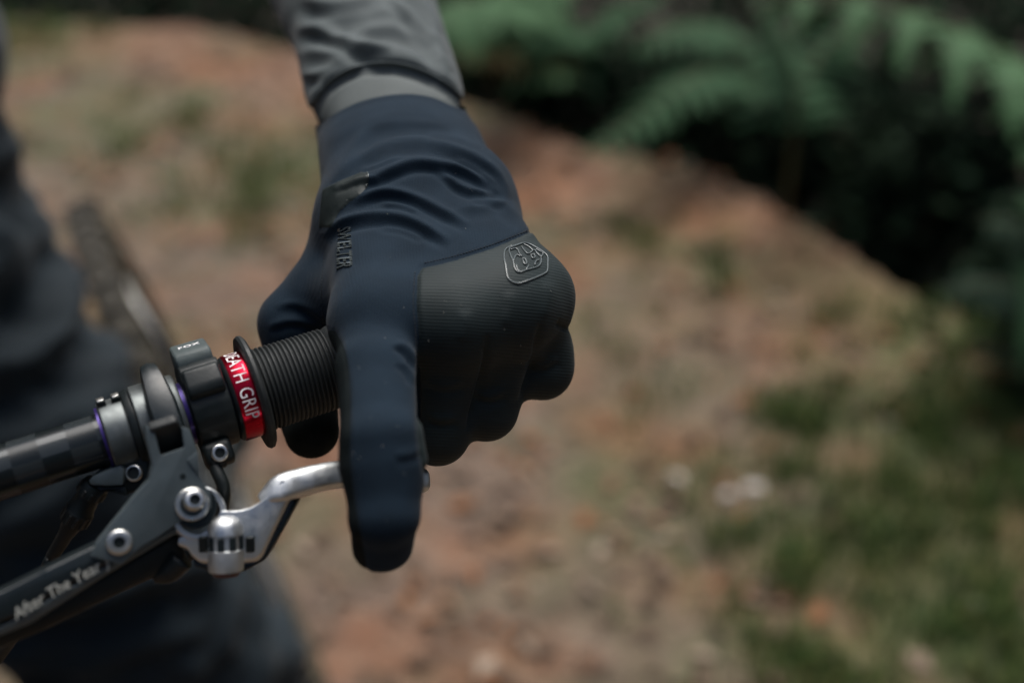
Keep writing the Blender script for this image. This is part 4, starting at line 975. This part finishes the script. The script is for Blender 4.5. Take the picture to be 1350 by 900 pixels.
# emblem on the panel: raised outlines
EM = lambda L: [(650 + a * 0.1, 300 + b_ * 0.1) for a, b_ in L]
outer = EM([(225, 255), (160, 300), (145, 400), (168, 520), (188, 650), (240, 712), (320, 740), (400, 722), (560, 662), (685, 602), (712, 560), (716, 470), (712, 385), (650, 325), (540, 258), (450, 215), (390, 212), (300, 240)])
inner = [EM([(390, 212), (300, 245), (225, 275), (210, 310), (228, 370), (262, 450), (280, 530), (310, 580), (360, 592), (430, 566), (520, 542), (590, 515), (625, 465), (628, 400)]),
         EM([(228, 300), (285, 282), (325, 300), (345, 350), (375, 390)]), EM([(268, 448), (285, 395), (318, 366), (352, 388)]), EM([(300, 490), (322, 560), (350, 585)]),
         EM([(385, 425), (412, 410), (440, 470), (412, 490), (385, 425)]), EM([(370, 255), (410, 310), (450, 352), (490, 338), (520, 305)]), EM([(495, 370), (530, 358), (548, 398), (515, 412), (495, 370)]),
         EM([(545, 300), (570, 340), (600, 372), (640, 395)]), EM([(400, 225), (470, 262), (520, 305), (560, 300)]), EM([(430, 566), (470, 500)]), EM([(545, 500), (560, 450), (600, 430)]), EM([(560, 290), (610, 320), (655, 350), (625, 395)])]
lines = [draped_tube('', outer, 0.3, None, None, 0.28, 3, True)]
tubes_mesh('emblem_border', lines, 0.34, M['silicone'], glove, 6, 'raised glossy shield outline on the knuckle panel')
lines = [draped_tube('', l, 0.3, None, None, 0.30, 3) for l in inner]
tubes_mesh('emblem', lines, 0.30, M['silicone'], glove, 6, 'raised glossy letter emblem inside the shield outline')
# raised word down the wrist
TV, TF = text_mesh('SWELTER', 1.0, spacing=1.0, offset=0.01); TV[:, 0] -= TV[:, 0].min(); tw = TV[:, 0].max(); thh = TV[:, 1].max()
def wr(h):
    o = []
    for x, y, _ in TV:
        u = x / tw; px, py = 446.5 - 1.5 * u + (y / thh) * (16.5 + 4 * u), 301 + u * 54 - (y / thh) * (3.0 - 1.5 * u)
        a, n_ = hit(px, py); o.append(a + n_ * h)
    return np.array(o)
Vt, Ft = thicken(W(wr(0.55)), W(wr(-0.2)), TF); mesh('lettering', Vt, Ft, M['silicone2'], glove, False, label='raised glossy capitals running down the wrist')
# stitching
def stitches(line, step=4.2, ln_=2.6, r=0.16, lift=0.05):
    L = smooth_line(line, 10); s = np.concatenate([[0], np.cumsum(np.linalg.norm(np.diff(L, axis=0), axis=1))]); out = []
    q = 0
    while q < s[-1] - ln_:
        pts = []
        for k in range(3):
            x = q + ln_ * k / 2; px = np.interp(x, s, L[:, 0]); py = np.interp(x, s, L[:, 1]); h, n_ = hit(px, py); pts.append(h + n_ * (lift + (0.08 if k == 1 else 0)))
        out.append(pts); q += step
    return out
tag(tubes_mesh('stitching', stitches([(428, 335), (425, 365), (424, 400), (427, 436)]) + stitches([(547, 358), (545, 400), (548, 440), (549, 470)]) + stitches([(560, 347), (600, 337.5), (650, 322), (698, 303)], 4, 2.4), 0.17, M['thread'], glove, 5), kind='stuff')
tag(tubes_mesh('tab_glint', [draped_tube('', [(484, 228.5), (486, 230.5), (485.5, 235)], .3, None, None, 0.5, 3), draped_tube('', [(482, 246), (484, 243)], .3, None, None, 0.5, 3)], 0.22, M['silicone'], glove, 6), None)  # glossy strips added as a painted glint on the tab corner
# side seam of the index finger, and stray lint caught on the cloth
tag(tubes_mesh('side_seam', stitches([(453, 455), (460, 485), (462.5, 520), (462.5, 560), (461.5, 600), (465.5, 640), (471.5, 680), (478, 712)], 3.4, 2.3), 0.15, M['palm'], glove, 5), kind='stuff')
lint = []
for k in range(46):
    px, py = random.uniform(430, 735), random.uniform(150, 690)
    if py > 440 and not (465 < px < 540 or px > 560): continue
    if py > 500 and px > 560: continue
    d_, n_, i_, r_ = BV.ray_cast(Vector((0, 0, 0)), Vector(nz(C(px, py, 1.0))))
    if d_ is None: continue
    h, n_ = hit(px, py); a_ = nz(np.cross(n_, [random.random(), random.random(), random.random()])); l_ = random.uniform(0.1, 0.6)
    lint.append([h + n_ * 0.12 - a_ * l_ * 0.5, h + n_ * 0.2, h + n_ * 0.12 + np.cross(n_, a_) * l_ * 0.2 + a_ * l_ * 0.5])
tag(tubes_mesh('lint', lint, 0.07, M['cream'], glove, 4), kind='stuff')
# hem band: rolled edge at the end of the glove cuff
hl = []
for px, py in smooth_line(HEM, 6):
    if 405 < px < 645:
        h, n_ = hit(px, py + 0.6); hl.append(h + n_ * 0.05)

# --- jacket sleeve: tube along the forearm with folds
SP = [(C(520, 180, 500), 27.0, 20), (C(516, 152, 512), 32.0, 23), (C(511, 132, 522), 35.0, 25.5), (C(501, 100, 538), 36.5, 27.5), (C(491, 66, 555), 36.5, 30), (C(482, 35, 572), 37.5, 32), (C(468, 0, 594), 41, 35), (C(452, -50, 628), 45, 39), (C(436, -110, 672), 48, 44), (C(415, -190, 735), 51, 50)]
def sleeve_grid(sp, nu, nvv, sub):
    pc = smooth_line([p for p, _, _ in sp], sub); k = np.linspace(0, len(sp) - 1, len(pc)); ra = np.interp(k, range(len(sp)), [a for _, a, _ in sp]); rb = np.interp(k, range(len(sp)), [b for _, _, b in sp])
    V = []
    for i, p in enumerate(pc):
        d = nz(pc[min(i + 1, len(pc) - 1)] - pc[max(i - 1, 0)]); e1 = nz(np.array([1.0, 0.12, 0]) - d * (np.array([1.0, .12, 0]) @ d)); e2 = np.cross(d, e1)
        for j in range(nu):
            a = 2 * math.pi * j / nu; V.append(p + e1 * ra[i] * math.cos(a) + e2 * rb[i] * math.sin(a))
    n = len(pc); ii, jj = np.meshgrid(np.arange(n - 1), np.arange(nu), indexing='ij'); ii = ii.ravel(); jj = jj.ravel(); j2 = (jj + 1) % nu
    return np.array(V), np.stack([ii * nu + jj, ii * nu + j2, (ii + 1) * nu + j2, (ii + 1) * nu + jj], 1), n
Zm = lambda L: [(340 + a / 4.5, b_ / 4.5) for a, b_ in L]
SV, SQ, ns = sleeve_grid(SP, 170, 0, 26)
ST = tris(SQ); SN = vnormals(SV, ST)
if (SN * nz2(SV)).sum(1)[SV[:, 2] < np.median(SV[:, 2])].mean() > 0: pass
cen = np.repeat(SV.reshape(ns, 170, 3).mean(1), 170, 0)
if ((SV - cen) * SN).sum(1).mean() < 0: SQ = SQ[:, ::-1]; ST = tris(SQ); SN = -SN
SF = [(Zm([(300, 700), (330, 560), (420, 455), (560, 385), (740, 352), (900, 372), (1050, 430), (1180, 530), (1240, 640)]), 1.5, 5, 2.0),
      (Zm([(220, 330), (330, 305), (480, 310), (640, 285), (800, 310), (960, 350), (1100, 420), (1190, 510)]), 2.2, 10, 1.4),
      (Zm([(220, 170), (340, 170), (450, 210), (560, 255), (660, 290), (800, 305)]), 2.4, 8, 2.6),
      (Zm([(520, 205), (660, 165), (790, 155), (910, 195), (1010, 265), (1080, 350), (1130, 440)]), 2.6, 8, 2.8),
      (Zm([(330, 140), (460, 110), (640, 80), (770, 70), (880, 110), (980, 200)]), 2.0, 9, 2.0),
      (Zm([(780, -20), (860, 60), (950, 160), (1060, 260), (1110, 330)]), 2.0, 6, 2.2),
      (Zm([(860, -60), (960, 10), (1030, 90), (1090, 200)]), 1.8, 7, 1.6),
      (Zm([(250, -20), (400, 30), (560, 20), (720, -30)]), 2.2, 9, 2.0),
      (Zm([(260, 430), (330, 440), (430, 400), (540, 330)]), 1.6, 7, 1.2)]
SV = folds(SV, SN, SF)
sw = np.array([mnoise.noise(Vector(p) * 0.05 + Vector((3, 0, 0))) for p in SV]); SV = SV + SN * (sw * 0.7)[:, None]
SPX = PX(SV)
CUFT = Zm([(200, 900), (300, 640), (345, 585), (430, 478), (560, 405), (740, 372), (900, 392), (1050, 452), (1180, 545), (1300, 700)])
fc, _ = polydist(SPX, smooth_line(CUFT), True)
kz = SV[:, 2] / FPX; SN = vnormals(SV, ST)
fc_mm = fc * kz
SV = SV - SN * (1.0 * np.clip(fc_mm / 0.8, 0, 1))[:, None]
Vs, Ts = region(SV, ST, [-fc_mm]); jacket = mesh('jacket', W(Vs), Ts, M['sleeve'], person, label='grey shell jacket sleeve in soft folds')
Vs, Ts = region(SV, ST, [fc_mm]); mesh('cuff', W(Vs), Ts, M['cuff'], jacket, label='pale grey taped cuff band')

SBV = BVHTree.FromPolygons(SV.tolist(), ST.tolist())
def shit(px, py, lift):
    h, n_, i, r = SBV.ray_cast(Vector((0, 0, 0)), Vector(nz(C(px, py, 1.0))))
    return None if h is None else np.array(h) - nz(np.array(h)) * lift
cufl = smooth_line(CUFT, 10)
pts_ = [p for p in (shit(a, b_, 0.25) for a, b_ in cufl) if p is not None]
tubes_mesh('cuff_seam', [pts_], 0.55, M['sleeve'], jacket, 8, 'raised seam above the cuff band')
st_ = []
for off in (-5.0, 5.5):
    for i in range(0, len(cufl) - 1):
        q = [shit(*(cufl[i] * (1 - u) + cufl[i + 1] * u + [0, off]), 0.1) for u in (0.1, 0.4, 0.7)]
        if all(x is not None for x in q) and max(abs(q[0][2] - q[2][2]), 0) < 4: st_.append(q)
tag(tubes_mesh('cuff_stitching', st_, 0.16, M['thread'], jacket, 5), kind='stuff')

# --- rest of the jacket and the trousers: world millimetres
def body(name, prims, k, vx, m, parent, amp, fs, label=None, seed=0.0):
    P_ = np.array([p for q in prims for p in q[:2]]); r = max(max(q[2:]) for q in prims) + 30
    fd = Field(P_.min(0) - r, P_.max(0) + r, vx); f_ = fd.group(prims, k, 60); V, Q = fd.mesh(f_); T = tris(Q); V = relax(V, T, 2); N = vnormals(V, T)
    dsp = []
    for p in V:
        q = Vector(p); a = mnoise.noise(Vector((q.x * fs, q.y * fs, q.z * fs * 1.9 + seed))); b_ = mnoise.noise(Vector((q.x * fs * 2.2 + q.z * fs, q.y * fs * 2.2, q.z * fs * 3 + seed)))
        dsp.append((1 - abs(a) * 2.2) * amp + (1 - abs(b_) * 2) * amp * 0.5)
    V = V + N * np.array(dsp)[:, None]
    return mesh(name, V / 1000.0, Q, m, parent, label=label)
a3 = np.array
hipL, kneeL, ankL = a3([-578., 930, 870]), a3([-395., 815, 600]), a3([-277., 835, 130])
hipR, kneeR, ankR = a3([-780., 950, 890]), a3([-720., 760, 560]), a3([-760., 880, 200])
body('trousers', [(hipL, kneeL, 108, 84), (kneeL, (kneeL + ankL) / 2, 84, 92), ((kneeL + ankL) / 2, ankL, 92, 62), (hipR, kneeR, 108, 84), (kneeR, ankR, 84, 62), (hipL, hipR, 112, 112), ((hipL + hipR) / 2, (hipL + hipR) / 2 + [0, 10, 90], 135, 130)], 40, 9.0, M['trouser'], person, 24, 0.0095, 'dark slate baggy trousers in loose folds')
elb = W(SP[-1][0]) * 1000
shL, shR = a3([-300., 740, 1420]), a3([-680., 730, 1420])
body('jacket_body', [(elb, shL, 56, 66), (shL, shR, 80, 80), ((hipL + hipR) / 2 + [-20, 0, 80], (shL + shR) / 2 + [0, 20, -60], 130, 130), (hipL + [40, 10, 115], shL + [-130, 60, -90], 95, 95), (hipR + [-10, 10, 70], shR + [60, 20, -70], 105, 95), (shR, a3([-900., 560, 1180]), 66, 54), (a3([-900., 560, 1180]), a3([-860., 330, 1110]), 54, 42)], 40, 10, M['jacket'], jacket, 8, 0.009, 'darker jacket body behind the arm', 4.0)
for a_, nm in ((ankL, 1), (ankR, -1)):
    t0 = a_ + [0, 10, -70] if nm == 1 else a_ + [0, 10, -60]
    body('shoe', [(t0 + [0, 20, -10], t0 + [10, -90, -22], 44, 40), (t0 + [10, -90, -22], t0 + [14, -160, -30], 40, 30), (t0 + [0, 30, 0], a_ + [0, 10, 10], 42, 44)], 18, 7, M['rubber'], person, 1.0, 0.02, 'black riding shoe')
